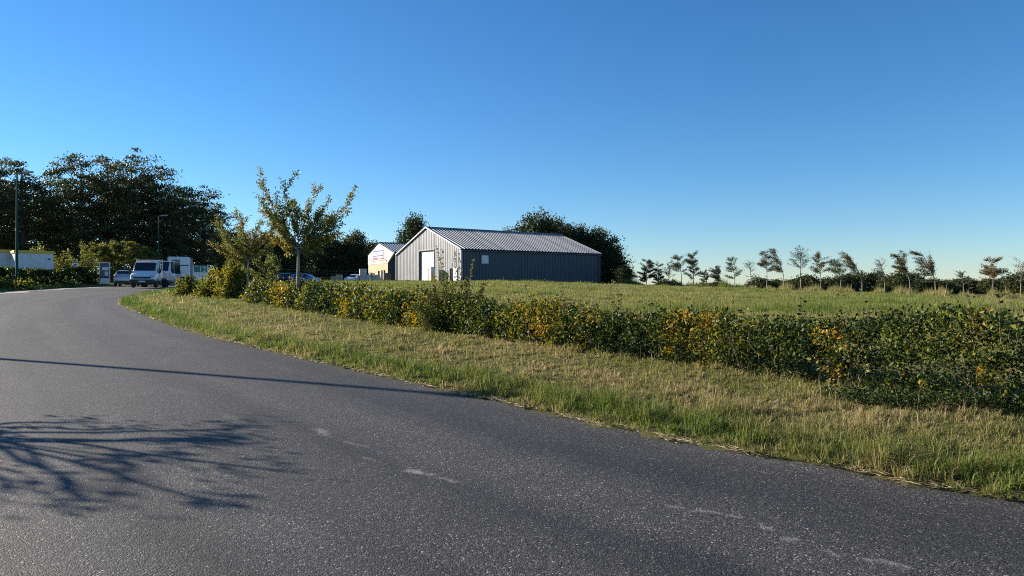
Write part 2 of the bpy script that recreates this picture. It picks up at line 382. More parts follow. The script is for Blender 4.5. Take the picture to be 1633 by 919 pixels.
def barn():
    W, L, HE, HR = 19.8, 24.6, 4.5, 8.05
    N = at(736, 93.7)
    t = empty('steel_barn', (N.x, N.y, 2.22), TH)
    tag(t, 'long steel barn with pale gable, white roller door and dark ribbed side', 'barn')
    top = lambda y: HE + (HR - HE) * (1 - abs(y - W / 2) / (W / 2)) - 0.03
    d0, d1, dz = 7.6, 12.2, 4.75
    b = B(); wall_ribbed(b, W, -0.3, top, 'x', 0.5, 0.035, (d0, d1, dz)); g = b.build('gable_wall', M['sheet_grey'], t)
    b = B(); wall_ribbed(b, L, -0.3, lambda x: HE - 0.02, 'y', 0.5, 0.07); b.build('side_wall', M['sheet_dark'], t)
    b = B(); wall_ribbed(b, L, -0.3, lambda x: HE - 0.02, 'y', 0.5, 0.07, off=W, sign=1); b.build('side_wall', M['sheet_dark'], t)
    b = B(); wall_ribbed(b, W, -0.3, top, 'x', 0.5, 0.07, off=L, sign=1); b.build('gable_wall', M['sheet_dark'], t)
    # roller door, set back in the opening
    rd = B()
    for k in range(16): rd.box((0.24, (d0 + d1) / 2 - 0.05, -0.25 + (k + 0.5) * 5.0 / 16), (0.05, d1 - d0, 5.0 / 16 - 0.03), 0.012)
    rdo = rd.build('roller_door', M['roller'], t)
    b = B(); b.box((0.14, d0 + 0.03, 2.2), (0.28, 0.05, 5.1)).box((0.14, d1 - 0.03, 2.2), (0.28, 0.05, 5.1)).box((0.14, (d0 + d1) / 2, dz + 0.03), (0.28, d1 - d0, 0.06))
    b.build('door_reveal', M['sheet_dark'], t)
    b = B(); b.box((-0.07, d0 - 0.08, 2.2), (0.06, 0.14, 5.0)).box((-0.07, d1 + 0.08, 2.2), (0.06, 0.14, 5.0)).box((-0.07, (d0 + d1) / 2, dz + 0.1), (0.06, d1 - d0 + 0.3, 0.14))
    b.build('door_frame', M['sheet_grey'], t)
    # person door near the corner
    b = B(); b.box((-0.1, 1.55, 0.95), (0.06, 1.0, 2.3), 0.01); pd = b.build('door', M['white'], t)
    b = B(); b.box((-0.15, 1.15, 0.95), (0.05, 0.04, 0.14), 0.01); b.build('handle', M['dark'], pd)
    b = B(); b.box((-0.12, 2.5, 0.95), (0.05, 0.75, 2.2), 0.01); b.build('glazed_panel', M['glass_dark'], t)
    # corner and gable flashings
    b = B(); b.box((-0.05, -0.05, HE / 2 - 0.15), (0.22, 0.22, HE + 0.28), 0.02); b.build('corner_trim', M['trim'], t)
    b = B(); b.box((-0.05, W + 0.05, HE / 2 - 0.15), (0.22, 0.22, HE + 0.28), 0.02); b.build('corner_trim', M['trim'], t)
    ang = math.atan2(HR - HE, W / 2); sl = math.hypot(HR - HE, W / 2)
    for s in (0, 1):
        b = B(); yc = W / 4 if s == 0 else W * 3 / 4
        b.box((-0.14, yc, (HE + HR) / 2 + 0.09), (0.22, sl + 0.25, 0.2), 0.02, rx=ang if s == 0 else -ang); b.build('verge_trim', M['trim'], t)
    b = B(); b.box((L / 2, W / 2, HR + 0.16), (L + 0.4, 0.5, 0.07), 0.02); b.build('ridge_cap', M['roof2'], t)
    b = B(); b.box((L / 2, -0.2, HE - 0.12), (L + 0.2, 0.16, 0.14), 0.03); b.build('gutter', M['sheet_dark'], t)
    b = B(); b.box((L - 0.5, -0.14, HE / 2 - 0.2), (0.1, 0.1, HE), 0.02); b.build('downpipe', M['sheet_dark'], t)
    # roof sheets, one object each
    nsh = 24; sw = L / nsh + 0.02
    def sheet(side):
        b = B(); pr = corrugated(0, sw, sw / 2, 0.10, 0.6)
        ye, zr = (-0.28, HR + 0.1) if side == 0 else (W + 0.28, HR + 0.1)
        ze = HE + 0.06
        lo = [b.bm.verts.new((x, ye, ze + d)) for x, d in pr]; hi = [b.bm.verts.new((x, W / 2, zr + d)) for x, d in pr]
        for i in range(len(pr) - 1): b.bm.faces.new((lo[i], lo[i + 1], hi[i + 1], hi[i]))
        bmesh.ops.recalc_face_normals(b.bm, faces=b.bm.faces)
        if sum(f_.normal.z for f_ in b.bm.faces) < 0: bmesh.ops.reverse_faces(b.bm, faces=b.bm.faces)
        return b.bm
    rr = random.Random(3)
    for side in (0, 1):
        base = sheet(side); variants = []
        for k in range(4):
            m_ = bpy.data.meshes.new('roof_sheet'); base.to_mesh(m_); m_.materials.append(M['roof%d' % k]); variants.append(m_)
        for i in range(nsh):
            link('roof_sheet', variants[rr.choice([0, 0, 2, 2, 1, 3] if i < 11 else [0, 1, 1, 2, 3, 3])], None, t, (i * L / nsh, 0, (i % 2) * 0.004))
    # square pane in the side wall
    b = B(); b.box((3.6, -0.1, 3.25), (1.25, 0.08, 1.25), 0.01); fr = b.build('window_frame', M['sheet_dark'], t)
    b = B(); b.box((3.6, -0.155, 3.25), (1.1, 0.04, 1.1), 0.008); b.build('window', M['pane'], t)
    return t
BARN = barn()
# white cabinet in front of the roller door
c_ = BARN.matrix_basis @ Vector((-1.1, 6.6, 0))
t = empty('meter_cabinet', (c_.x, c_.y, gz(c_.x, c_.y) - 0.05), TH); tag(t, 'pale utility cabinet standing against the barn gable beside the roller door', 'cabinet')
b = B(); b.box((0, 0, 1.0), (0.7, 1.5, 2.0), 0.03); b.build('body', M['roller'], t)
b = B(); b.box((0, 0, 2.04), (0.8, 1.6, 0.08), 0.02); b.build('lid', M['trim'], t)
b = B(); b.box((-0.365, 0, 1.0), (0.03, 0.03, 1.8)); b.build('door_gap', M['dark'], t)

M['cream'] = paint('cream_render', (0.48, 0.40, 0.25), 0.85, var=0.1, scale=2)
M['clad_white'] = paint('white_cladding', (0.55, 0.54, 0.52), 0.5, var=0.08)
M['roof_blue'] = paint('blue_grey_roof', (0.12, 0.15, 0.19), 0.45, 0.2, var=0.15)
M['blue'] = paint('banner_blue', (0.02, 0.05, 0.25), 0.5); M['red'] = paint('banner_red', (0.6, 0.06, 0.09), 0.5); M['banner_white'] = paint('banner_white', (0.8, 0.8, 0.8), 0.5)
def workshop():
    W, L, HE, HR, OV = 13.6, 19.0, 5.75, 7.85, 3.0
    N = at(628, 128)
    t = empty('workshop', (N.x, N.y, 2.35), R(31)); tag(t, 'cream and white workshop with blue-grey roof and striped banner on its gable', 'building')
    # y runs from the canopy side (0) to the far corner (W); the closed walls start at OV
    mid = (W) / 2 + 0.8
    b = B()
    gp = [(OV, 3.85), (0, HE - 0.2), (0, HE), (mid, HR), (W, HE), (W, 3.85)]
    b.prism([(-0.05, y, z) for y, z in gp], (0.25, 0, 0)); cl = b.build('gable_cladding', M['clad_white'], t)
    rb = B()
    for k in range(1, 24):
        y = k * W / 24; zt = HE + (HR - HE) * (y / mid if y < mid else (W - y) / (W - mid)); zb = 3.85 if y > OV else 3.85 + (OV - y) / OV * 1.7
        rb.box((-0.065, y, (zt + zb) / 2), (0.03, 0.06, zt - zb - 0.12))
    rb.build('cladding_ribs', M['clad_white'], t)
    b = B()
    holes = [(9.9, 12.1, 0.0, 2.15), (7.15, 8.15, 0.75, 2.5), (4.25, 5.2, 0.55, 2.6)]
    y = OV
    for (h0, h1, z0, z1) in sorted(holes):
        b.box((0.15, (y + h0) / 2, 1.5), (0.3, h0 - y, 4.7)); b.box((0.15, (h0 + h1) / 2, (z1 + 3.85) / 2), (0.3, h1 - h0, 3.85 - z1))
        if z0 > 0.1: b.box((0.15, (h0 + h1) / 2, (z0 - 0.35) / 2), (0.3, h1 - h0, z0 + 0.35))
        y = h1
    b.box((0.15, (y + W) / 2, 1.5), (0.3, W - y, 4.7)); b.build('lower_wall', M['cream'], t)
    for i, (h0, h1, z0, z1) in enumerate(holes):
        b = B(); b.box((0.16, (h0 + h1) / 2, (z0 + z1) / 2), (0.06, h1 - h0, z1 - z0)); w = b.build('door' if i == 0 else 'window', M['glass_dark'], t)
        b = B()
        for yy in (h0 + 0.04, h1 - 0.04): b.box((0.11, yy, (z0 + z1) / 2), (0.05, 0.08, z1 - z0))
        b.box((0.11, (h0 + h1) / 2, z1 - 0.04), (0.05, h1 - h0 - 0.16, 0.08)); b.build('frame', M['dark'], w)
    b = B(); wall_ribbed(b, L, -0.3, lambda x: HE - 0.2, 'y', 0.5, 0.05, off=OV); b.build('side_wall', M['sheet_dark'], t)
    b = B(); wall_ribbed(b, L, -0.3, lambda x: HE - 0.1, 'y', 0.5, 0.05, off=W, sign=1); b.build('side_wall', M['clad_white'], t)
    for k in range(4):
        b = B(); b.box((1.5 + k * 5.2, 0.25, (HE - 0.3) / 2 - 0.2), (0.2, 0.2, HE - 0.1)); b.build('canopy_post', M['sheet_dark'], t)
    for side in (0, 1):
        b = B(); pr = corrugated(-0.25, L, 0.55, 0.07, 0.6); ye, ze = (-0.3, HE - 0.02) if side == 0 else (W + 0.3, HE - 0.02)
        lo = [b.bm.verts.new((x, ye, ze + d)) for x, d in pr]; hi = [b.bm.verts.new((x, mid, HR + 0.08 + d)) for x, d in pr]
        for i in range(len(pr) - 1): b.bm.faces.new((lo[i], lo[i + 1], hi[i + 1], hi[i]))
        b.build('roof', M['roof_blue'], t)
    b = B(); b.box((L / 2, mid, HR + 0.16), (L + 0.5, 0.4, 0.06)); b.build('ridge_cap', M['roof_blue'], t)
    # banner: bars of blue, white and red
    b = B(); b.box((-0.12, 8.0, 5.45), (0.04, 5.4, 1.9), 0.01); bn = b.build('banner', M['banner_white'], t)
    for (yc, zc, sy, sz_, mt) in [(8.0, 6.27, 5.4, 0.24, 'blue'), (7.2, 5.9, 3.4, 0.1, 'blue'), (7.2, 5.7, 3.3, 0.12, 'blue'), (8.0, 5.38, 5.4, 0.24, 'blue'), (9.1, 4.88, 2.9, 0.5, 'red'), (6.5, 4.8, 2.1, 0.14, 'red'), (6.5, 5.05, 2.1, 0.1, 'red'), (10.0, 5.8, 0.4, 0.35, 'red')]:
        q = B(); q.box((-0.145, yc, zc), (0.012, sy, sz_)); q.build('print', M[mt], bn)
    for yy in (4.3, 11.0):
        q = B(); q.tube([(-0.1, yy, 4.6), (-0.6, yy, 4.75)], 0.03, 6).box((-0.65, yy, 4.7), (0.2, 0.3, 0.15), 0.02); q.build('spotlight', M['dark'], t)
workshop()

# ------------------------------------------------------------------ site cabins, signs, lamps
M['cabin'] = paint('cabin_panel', (0.56, 0.57, 0.58), 0.5, var=0.06); M['yellow'] = paint('yellow_trim', (0.55, 0.36, 0.04), 0.5)
def cabin(px, D, w, d, h, rz, label):
    p = at(px, D); t = empty('site_cabin', (p.x, p.y, p.z - 0.05), rz); tag(t, label, 'cabin')
    b = B(); n = int(w / 0.6)
    b.box((0, 0, h / 2), (w, d, h - 0.02), 0.02); b.build('wall', M['cabin'], t)
    b = B()
    for k in range(n + 1): b.box((-w / 2 + k * w / n, -d / 2 - 0.012, h / 2), (0.04, 0.03, h - 0.5))
    b.build('panel_joints', M['cabin'], t)
    b = B(); b.box((0, 0, h + 0.02), (w + 0.16, d + 0.16, 0.28), 0.02); b.build('roof_edge', M['yellow'], t)
    b = B(); b.box((w / 2 - 0.35, -d / 2 - 0.06, h - 0.62), (0.16, 0.12, 0.14), 0.02); b.build('lamp', M['dark'], t)
cabin(47, 70, 3.1, 6, 3.15, R(42), 'white site cabin with yellow roof edge behind the dark hedge, beside the lamp post')
cabin(-28, 70, 4.6, 6, 3.3, R(42), 'second white site cabin with yellow roof edge, farther from the dark parked car')

M['green_post'] = paint('green_post', (0.006, 0.055, 0.040), 0.9, var=0.2)
M['lamp_grey'] = paint('lamp_grey', (0.35, 0.36, 0.36), 0.4)
def lamp_post(p, h, arm, label, rz=0.0, head=True, top=0.06):
    t = empty('street_lamp', p, rz); tag(t, label, 'street lamp', 'green street lamps along the road')
    b = B(); b.tube([(0, 0, -0.3), (0, 0, 1.2), (0, 0, 1.25), (0, 0, h)], [0.12, 0.12, 0.1, top], 12); b.build('pole', M['green_post'], t, True)
    b = B(); b.box((0.0, -0.115, 0.75), (0.12, 0.012, 0.36), 0.004); b.build('hatch', M['green_post'], t)
    if head:
        b = B(); b.tube([(0, 0, h - 0.03), (arm * 0.5, 0, h + 0.06), (arm, 0, h + 0.08)], 0.035, 8); b.build('arm', M['green_post'], t, True)
        b = B(); b.box((arm + 0.3, 0, h + 0.09), (0.8, 0.3, 0.13), 0.05, ry=R(-6)); hd = b.build('lamp_head', M['lamp_grey'], t)
        b = B(); b.box((arm + 0.34, 0, h + 0.03), (0.5, 0.2, 0.02), ry=R(-6)); b.build('lens', M['pane'], hd)
    return t
p = at(27, 57); lamp_post(p, 9.3, 0.5, 'tall green street lamp rising from the dark hedge beside the white site cabin', R(10))
p = at(253, 92); lamp_post(p, 8.6, 0.4, 'green street lamp with short arm standing behind the flatbed truck', R(5))
p = at(265, 112); lamp_post(p, 7.9, 0.4, 'bare green post without arm behind the flatbed truck', head=False)
# the lamp whose shadow crosses the road: base along the shadow line towards the sun
SH = Vector((-0.55, 8.95)); LP = SH + SUN_AZ * (9.0 / math.tan(SUN_EL)) * 0.985
lamp_post((LP.x, LP.y, gz(LP.x, LP.y)), 8.35, 0.12, 'green street lamp on the outer verge that casts the long shadow across the road', math.atan2(-SUN_AZ.y, -SUN_AZ.x), top=0.085)

M['teal'] = paint('sign_teal', (0.01, 0.16, 0.15), 0.4); M['sign_white'] = paint('sign_white', (0.68, 0.69, 0.70), 0.4, var=0.04); M['navy'] = paint('sign_navy', (0.02, 0.035, 0.07), 0.3)
p = at(320, 52); p.z -= 0.82; t = empty('plot_sign', p, R(18)); tag(t, 'white plot sign with teal band reading 12 behind the yellowing bushes', 'sign')
b = B()
for s in (-0.5, 0.5): b.box((s, 0.05, 1.4), (0.07, 0.07, 2.4), 0.01)
b.build('post', M['lamp_grey'], t)
b = B(); b.box((0, 0, 1.72), (1.0, 0.04, 1.55), 0.01); bd = b.build('board', M['sign_white'], t)
b = B(); b.box((-0.02, -0.026, 2.24), (0.9, 0.012, 0.44)); b.build('band', M['teal'], bd)
fc = bpy.data.curves.new('number', 'FONT'); fc.body = '12'; fc.size = 0.5; fc.extrude = 0.006; fc.materials.append(M['sign_white'])
tmp = bpy.data.objects.new('number', fc); C.objects.link(tmp); bpy.context.view_layer.update()
nm = bpy.data.meshes.new_from_object(tmp); bpy.data.objects.remove(tmp)
link('number', nm, M['sign_white'], bd, (-0.12, -0.04, 2.07), (R(90), 0, 0))

p = at(167, 69); t = empty('information_totem', p, R(28)); tag(t, 'dark information panel in a white frame at the end of the hedge', 'sign')
b = B(); b.box((-0.43, 0, 1.1), (0.06, 0.1, 2.2)).box((0.43, 0, 1.1), (0.06, 0.1, 2.2)).box((0, 0, 2.2), (0.92, 0.1, 0.06)); b.build('frame', M['sign_white'], t)
b = B(); b.box((0, 0, 1.47), (0.8, 0.05, 1.4), 0.01); bd = b.build('panel', M['navy'], t)
b = B(); b.box((0.05, -0.032, 1.62), (0.55, 0.012, 0.3)).box((0.15, -0.032, 1.15), (0.3, 0.012, 0.4)); b.build('print', M['pane'], bd)
b = B(); b.box((0, 0, 0.4), (0.8, 0.06, 0.55), 0.01); b.build('lower_panel', M['sign_white'], t)
p = at(120, 67); t = empty('notice_board', p, R(28)); tag(t, 'small white notice with red top edge above the dark hedge', 'sign')
b = B(); b.box((0, 0.04, 1.0), (0.06, 0.06, 2.1)); b.build('post', M['lamp_grey'], t)
b = B(); b.box((0, 0, 1.95), (0.46, 0.03, 0.6), 0.01); bd = b.build('board', M['sign_white'], t)
b = B(); b.box((0, -0.02, 2.19), (0.44, 0.012, 0.1)); b.build('band', M['red'], bd)
b = B(); b.box((0, -0.02, 1.95), (0.2, 0.012, 0.16)); b.build('print', M['navy'], bd)

# ------------------------------------------------------------------ vehicles
M['silver'] = paint('silver_car_paint', (0.42, 0.43, 0.45), 0.28, 0.35, var=0.03, coat=0.6)
M['blue_car'] = paint('light_blue_car_paint', (0.13, 0.22, 0.38), 0.28, 0.3, var=0.03, coat=0.6)
M['grey_car'] = paint('dark_grey_car_paint', (0.06, 0.065, 0.07), 0.28, 0.3, var=0.03, coat=0.6)
M['van_white'] = paint('white_vehicle_paint', (0.70, 0.71, 0.72), 0.3, var=0.04, coat=0.5)
M['tyre'] = paint('tyre_rubber', (0.02, 0.02, 0.02), 0.85); M['rim'] = paint('wheel_rim', (0.35, 0.35, 0.36), 0.35, 0.7)
M['plastic'] = paint('black_plastic', (0.025, 0.025, 0.027), 0.6); M['lamp_red'] = paint('tail_lamp', (0.25, 0.015, 0.015), 0.2)
M['headlamp'] = paint('headlamp_glass', (0.55, 0.56, 0.58), 0.1); M['bed'] = paint('dropside_alloy', (0.55, 0.53, 0.50), 0.5, 0.2)
M['amber'] = paint('amber_lamp', (0.8, 0.45, 0.15), 0.2)

def loft(stations):
    """body shell from stations (x, z bottom, z belt, half width, z top, half width of top)"""
    bm = bmesh.new(); rings = []
    for (x, zb, zl, hw, zt, ht) in stations:
        half = [(hw * 0.9, zb), (hw, zb + 0.18 * (zl - zb)), (hw, zl - 0.06), (hw * 0.975, zl), (ht + 0.02, zt - 0.05), (ht - 0.1, zt), (0, zt + 0.02)]
        ring = [(x, y, z) for y, z in half] + [(x, -y, z) for y, z in half[-2::-1]]
        rings.append([bm.verts.new(p_) for p_ in ring])
    n = len(rings[0])
    for a_, b_ in zip(rings, rings[1:]):
        for k in range(n): bm.faces.new((a_[k], a_[(k + 1) % n], b_[(k + 1) % n], b_[k]))
    bm.faces.new(rings[0][::-1]); bm.faces.new(rings[-1])
    bmesh.ops.recalc_face_normals(bm, faces=bm.faces)
    return bm

def pane_pts(S, i, j, f0, f1, side):
    """glass patch lying on the upper side (side=+-1) or across the top (side=0) between stations i and j"""
    def lerp(a_, b_, t_): return tuple(u_ + (v_ - u_) * t_ for u_, v_ in zip(a_, b_))
    A, Bb = lerp(S[i], S[j], f0), lerp(S[i], S[j], f1)
    out = []
    if side == 0:
        for s_ in (A, Bb): out.append([(s_[0], y, s_[4] + 0.03) for y in (-(s_[5] - 0.06), s_[5] - 0.06)])
        return [out[0][0], out[0][1], out[1][1], out[1][0]]
    for s_ in (A, Bb):
        lo = (s_[0], side * s_[3] * 0.975, s_[2] + 0.02); hi = (s_[0], side * (s_[5] + 0.02), s_[4] - 0.07)
        out.append((lo, hi))
    off = Vector((0, side * 0.015, 0.006))
    return [tuple(Vector(q) + off) for q in (out[0][0], out[1][0], out[1][1], out[0][1])]

def add_pane(name, pts, parent, mat='glass_dark'):
    n_ = (Vector(pts[1]) - Vector(pts[0])).cross(Vector(pts[3]) - Vector(pts[0])).normalized()
    b = B(); b.prism([Vector(q) - n_ * 0.004 for q in pts], n_ * 0.008); return b.build(name, M[mat], parent)

def wheel(parent, x, y, r, w, rz=0.0):
    b = B(); n = 20
    prof = [(-w / 2, r * 0.62), (-w / 2, r * 0.93), (-w * 0.38, r), (w * 0.38, r), (w / 2, r * 0.93), (w / 2, r * 0.62)]
    rings = [[b.bm.verts.new((rr * math.cos(2 * math.pi * k / n), yy, rr * math.sin(2 * math.pi * k / n))) for k in range(n)] for yy, rr in prof]
    for a_, c_2 in zip(rings, rings[1:] + rings[:1]):
        for k in range(n): b.bm.faces.new((a_[k], a_[(k + 1) % n], c_2[(k + 1) % n], c_2[k]))
    wo = b.build('wheel', M['tyre'], parent, loc=(x, y, r), rot=(0, 0, rz))
    b = B(); b.tube([(0, -w * 0.3, 0), (0, w * 0.3, 0)], r * 0.62, 16); b.build('rim', M['rim'], wo)

HATCH = [(-2.12, .36, .72, .78, .76, .74), (-2.06, .26, .92, .86, .95, .82), (-1.93, .22, .96, .885, 1.08, .78), (-1.62, .2, .96, .9, 1.40, .62), (-1.0, .2, .95, .9, 1.49, .62), (0, .2, .93, .9, 1.48, .62), (.5, .2, .93, .9, 1.40, .61), (1.2, .2, .93, .9, .99, .76), (1.75, .22, .84, .88, .89, .74), (2.05, .28, .68, .82, .74, .68), (2.14, .36, .6, .72, .63, .58)]
def car(p, head, mat, label, name='parked_car', group=None, sc=1.0):
    t = empty(name, p, math.atan2(head[1], head[0])); t.scale = (sc, sc, sc); tag(t, label, 'car', group)
    bm = loft(HATCH); b = B(); b.bm.free(); b.bm = bm; body = b.build('body', M[mat], t, True)
    body.data.set_sharp_from_angle(angle=R(38))
    add_pane('rear_window', pane_pts(HATCH, 2, 3, 0.12, 0.9, 0), t); add_pane('windscreen', pane_pts(HATCH, 6, 7, 0.06, 0.9, 0), t)
    for s in (-1, 1):
        add_pane('window', pane_pts(HATCH, 3, 4, 0.5, 0.95, s), t); add_pane('window', pane_pts(HATCH, 4, 5, 0.02, 0.93, s), t); add_pane('window', pane_pts(HATCH, 5, 6, 0.0, 1.0, s), t)
        q = B(); q.box((-2.03, s * 0.72, 0.86), (0.12, 0.3, 0.16), 0.03); q.build('tail_light', M['lamp_red'], t)
        q = B(); q.box((1.98, s * 0.66, 0.7), (0.2, 0.28, 0.12), 0.03, rz=-s * 0.5); q.build('headlight', M['headlamp'], t)
        q = B(); q.box((0.62, s * 0.98, 1.0), (0.12, 0.16, 0.12), 0.03); q.build('mirror', M[mat], t)
        wheel(t, -1.3, s * 0.8, 0.32, 0.2); wheel(t, 1.32, s * 0.8, 0.32, 0.2)
    q = B(); q.box((-2.11, 0, 0.36), (0.1, 1.5, 0.2), 0.03); q.build('bumper', M['plastic'], t)
    q = B(); q.box((-2.125, 0, 0.66), (0.04, 0.5, 0.11)); q.build('number_plate', M['sign_white'], t)
    return t
p = at(203, 68); p.z = road_h(p.x, p.y) + 0.0
car(p, (-0.36, 0.93), 'silver', 'silver hatchback seen from behind on the road beside the flatbed truck')
p = at(487, 101); car((p.x, p.y, p.z - 0.1), (1, -0.12), 'blue_car', 'light blue hatchback parked broadside beyond the field, behind the young tree')
p = at(459, 103); car((p.x, p.y, p.z - 0.05), (0.55, 0.8), 'grey_car', 'dark grey hatchback parked at an angle behind the light blue car')
p = at(565, 112); car((p.x, p.y, p.z - 0.05), (-0.2, -0.95), 'van_white', 'white car parked in the yard beside the stone pallets')
p = at(86, 68.5); car((p.x, p.y, p.z - 0.05), (0.9, -0.35), 'grey_car', 'dark car parked behind the hedge, next to the white site cabin')

CAB = [(-0.02, .55, 1.2, .98, 2.16, .86), (.75, .55, 1.2, .99, 2.24, .86), (1.05, .55, 1.2, .99, 2.17, .84), (1.62, .52, 1.22, .985, 1.36, .9), (2.1, .5, 1.1, .97, 1.16, .88), (2.33, .46, .9, .94, .95, .84), (2.42, .5, .75, .88, .78, .8)]
def truck(p, head):
    t = empty('flatbed_truck', p, math.atan2(head[1], head[0])); tag(t, 'white flatbed truck with alloy dropsides coming along the road', 'truck')
    b = B(); b.bm.free(); b.bm = loft(CAB); body = b.build('cab', M['van_white'], t, True); body.data.set_sharp_from_angle(angle=R(35))
    ws = add_pane('windscreen', pane_pts(CAB, 2, 3, 0.04, 0.93, 0), t)
    for s in (-1, 1):
        dr = add_pane('side_window', pane_pts(CAB, 1, 2, -0.9, 1.5, s), t)
        q = B(); q.box((1.5, s * 1.16, 1.45), (0.16, 0.2, 0.36), 0.04).tube([(1.5, s * 0.97, 1.4), (1.5, s * 1.1, 1.42)], 0.03, 6); q.build('mirror', M['plastic'], t)
        q = B(); q.box((2.28, s * 0.74, 0.98), (0.22, 0.3, 0.16), 0.04, rz=-s * 0.4, ry=R(25)); q.build('headlight', M['headlamp'], t)
        q = B(); q.box((0.65, s * 1.0, 1.08), (0.16, 0.02, 0.05), 0.008); q.build('door_handle', M['plastic'], t)
        wheel(t, 1.55, s * 0.87, 0.35, 0.22); wheel(t, -2.0, s * 0.85, 0.35, 0.42)
        q = B(); q.box((1.55, s * 0.94, 0.73), (0.86, 0.12, 0.1), 0.04); q.build('wheel_arch', M['plastic'], t)
    q = B(); q.box((2.38, 0, 0.84), (0.12, 1.35, 0.17), 0.03); q.build('grille', M['plastic'], t)
    q = B(); q.box((2.36, 0, 0.52), (0.22, 1.92, 0.36), 0.06); bp = q.build('bumper', M['plastic'], t)
    q = B(); q.box((2.48, 0, 0.52), (0.02, 0.52, 0.12)); q.build('number_plate', M['sign_white'], bp)
    q = B(); q.box((2.4, -0.85, 0.5), (0.1, 0.2, 0.12), 0.03); q.build('fog_lamp', M['headlamp'], bp)
    q = B(); q.box((-1.3, 0.35, 0.62), (4.6, 0.09, 0.16)).box((-1.3, -0.35, 0.62), (4.6, 0.09, 0.16)); q.build('chassis', M['plastic'], t)
    q = B(); q.box((-1.85, 0, 0.88), (3.5, 2.12, 0.1), 0.01); q.build('load_floor', M['bed'], t)
    for s in (-1, 1):
        for k in range(2):
            q = B(); q.box((-0.98 - k * 1.74, s * 1.07, 1.14), (1.7, 0.04, 0.42), 0.01); sb = q.build('dropside', M['bed'], t)
            q = B()
            for z_ in (1.02, 1.14, 1.26): q.box((-0.98 - k * 1.74, s * 1.094, z_), (1.66, 0.012, 0.02))
            q.build('rib', M['lamp_grey'], sb)
        q = B(); q.box((-0.12, s * 1.02, 1.68), (0.08, 0.08, 1.6), 0.01); q.build('headboard_post', M['bed'], t)
    q = B(); q.box((-3.62, 0, 1.14), (0.04, 2.1, 0.42), 0.01); q.build('tailboard', M['bed'], t)
    q = B(); q.box((-0.12, 0, 2.4), (0.07, 1.96, 0.07), 0.01).box((-0.12, 0, 2.0), (0.05, 1.96, 0.05), 0.01)
    for k in range(7): q.box((-0.12, -0.84 + k * 0.28, 1.65), (0.03, 0.03, 1.46))
    q.build('headboard_rack', M['bed'], t)
    q = B(); q.box((-0.9, 0.5, 0.5), (0.6, 0.5, 0.35), 0.04); q.build('tank', M['plastic'], t)
    return t
hd = Vector((0.25, -0.97)).normalized()
p = at(238, 61.5); truck((p.x, p.y, road_h(p.x, p.y)), hd)
VAN = [(-2.6, .4, 1.15, .95, 2.3, .84), (-2.5, .35, 1.15, .98, 2.42, .84), (0, .35, 1.15, .99, 2.45, .84), (1.0, .35, 1.15, .99, 2.38, .82), (1.85, .35, 1.18, .98, 1.32, .88), (2.45, .4, .95, .95, 1.0, .84), (2.6, .45, .75, .88, .8, .78)]
def van(p, head):
    t = empty('minibus', p, math.atan2(head[1], head[0])); tag(t, 'white minibus with dark side windows waiting behind the flatbed truck', 'van')
    b = B(); b.bm.free(); b.bm = loft(VAN); body = b.build('body', M['van_white'], t, True); body.data.set_sharp_from_angle(angle=R(35))
    add_pane('windscreen', pane_pts(VAN, 3, 4, 0.05, 0.95, 0), t)
    for s in (-1, 1):
        for a_, b_ in ((0.04, 0.3), (0.34, 0.63), (0.67, 0.97)): add_pane('window', pane_pts(VAN, 1, 2, a_, b_, s), t)
        add_pane('window', pane_pts(VAN, 2, 3, 0.1, 1.0, s), t)
        q = B(); q.box((1.7, s * 1.15, 1.5), (0.14, 0.2, 0.34), 0.04); q.build('mirror', M['plastic'], t)
        q = B(); q.box((2.5, s * 0.72, 0.95), (0.16, 0.28, 0.16), 0.03); q.build('headlight', M['headlamp'], t)
        wheel(t, 1.7, s * 0.86, 0.34, 0.22); wheel(t, -1.6, s * 0.86, 0.34, 0.22)
    q = B(); q.box((2.56, 0, 0.5), (0.16, 1.8, 0.3), 0.05); q.build('bumper', M['plastic'], t)
p = at(262, 72); van((p.x, p.y, road_h(p.x, p.y)), Vector((0.2, -0.98)))
# horse trailer
p = at(285, 86); t = empty('horse_trailer', p, R(20)); tag(t, 'tall white horse trailer with dark window strip behind the truck', 'trailer')
b = B(); b.box((0, 2.2, 1.85), (2.5, 4.4, 2.4), 0.1); b.build('body', M['van_white'], t)
b = B(); b.box((0, 2.2, 3.08), (2.2, 4.2, 0.12), 0.05); b.build('roof', M['van_white'], t)
b = B(); b.box((-0.3, -0.02, 2.62), (0.95, 0.05, 0.34), 0.02); b.build('window', M['glass_dark'], t)
b = B(); b.box((0.45, -0.02, 2.1), (1.3, 0.05, 0.12), 0.01); b.build('strip', M['plastic'], t)
b = B(); b.box((0.0, -0.03, 1.35), (2.1, 0.06, 1.3), 0.02); b.build('ramp', M['white'], t)
b = B(); b.box((0, 2.2, 0.6), (2.3, 4.2, 0.16)); b.build('chassis', M['plastic'], t)
for s in (-1, 1):
    for yy in (1.9, 2.8):
        wheel(t, s * 1.15, yy, 0.33, 0.22, R(90))
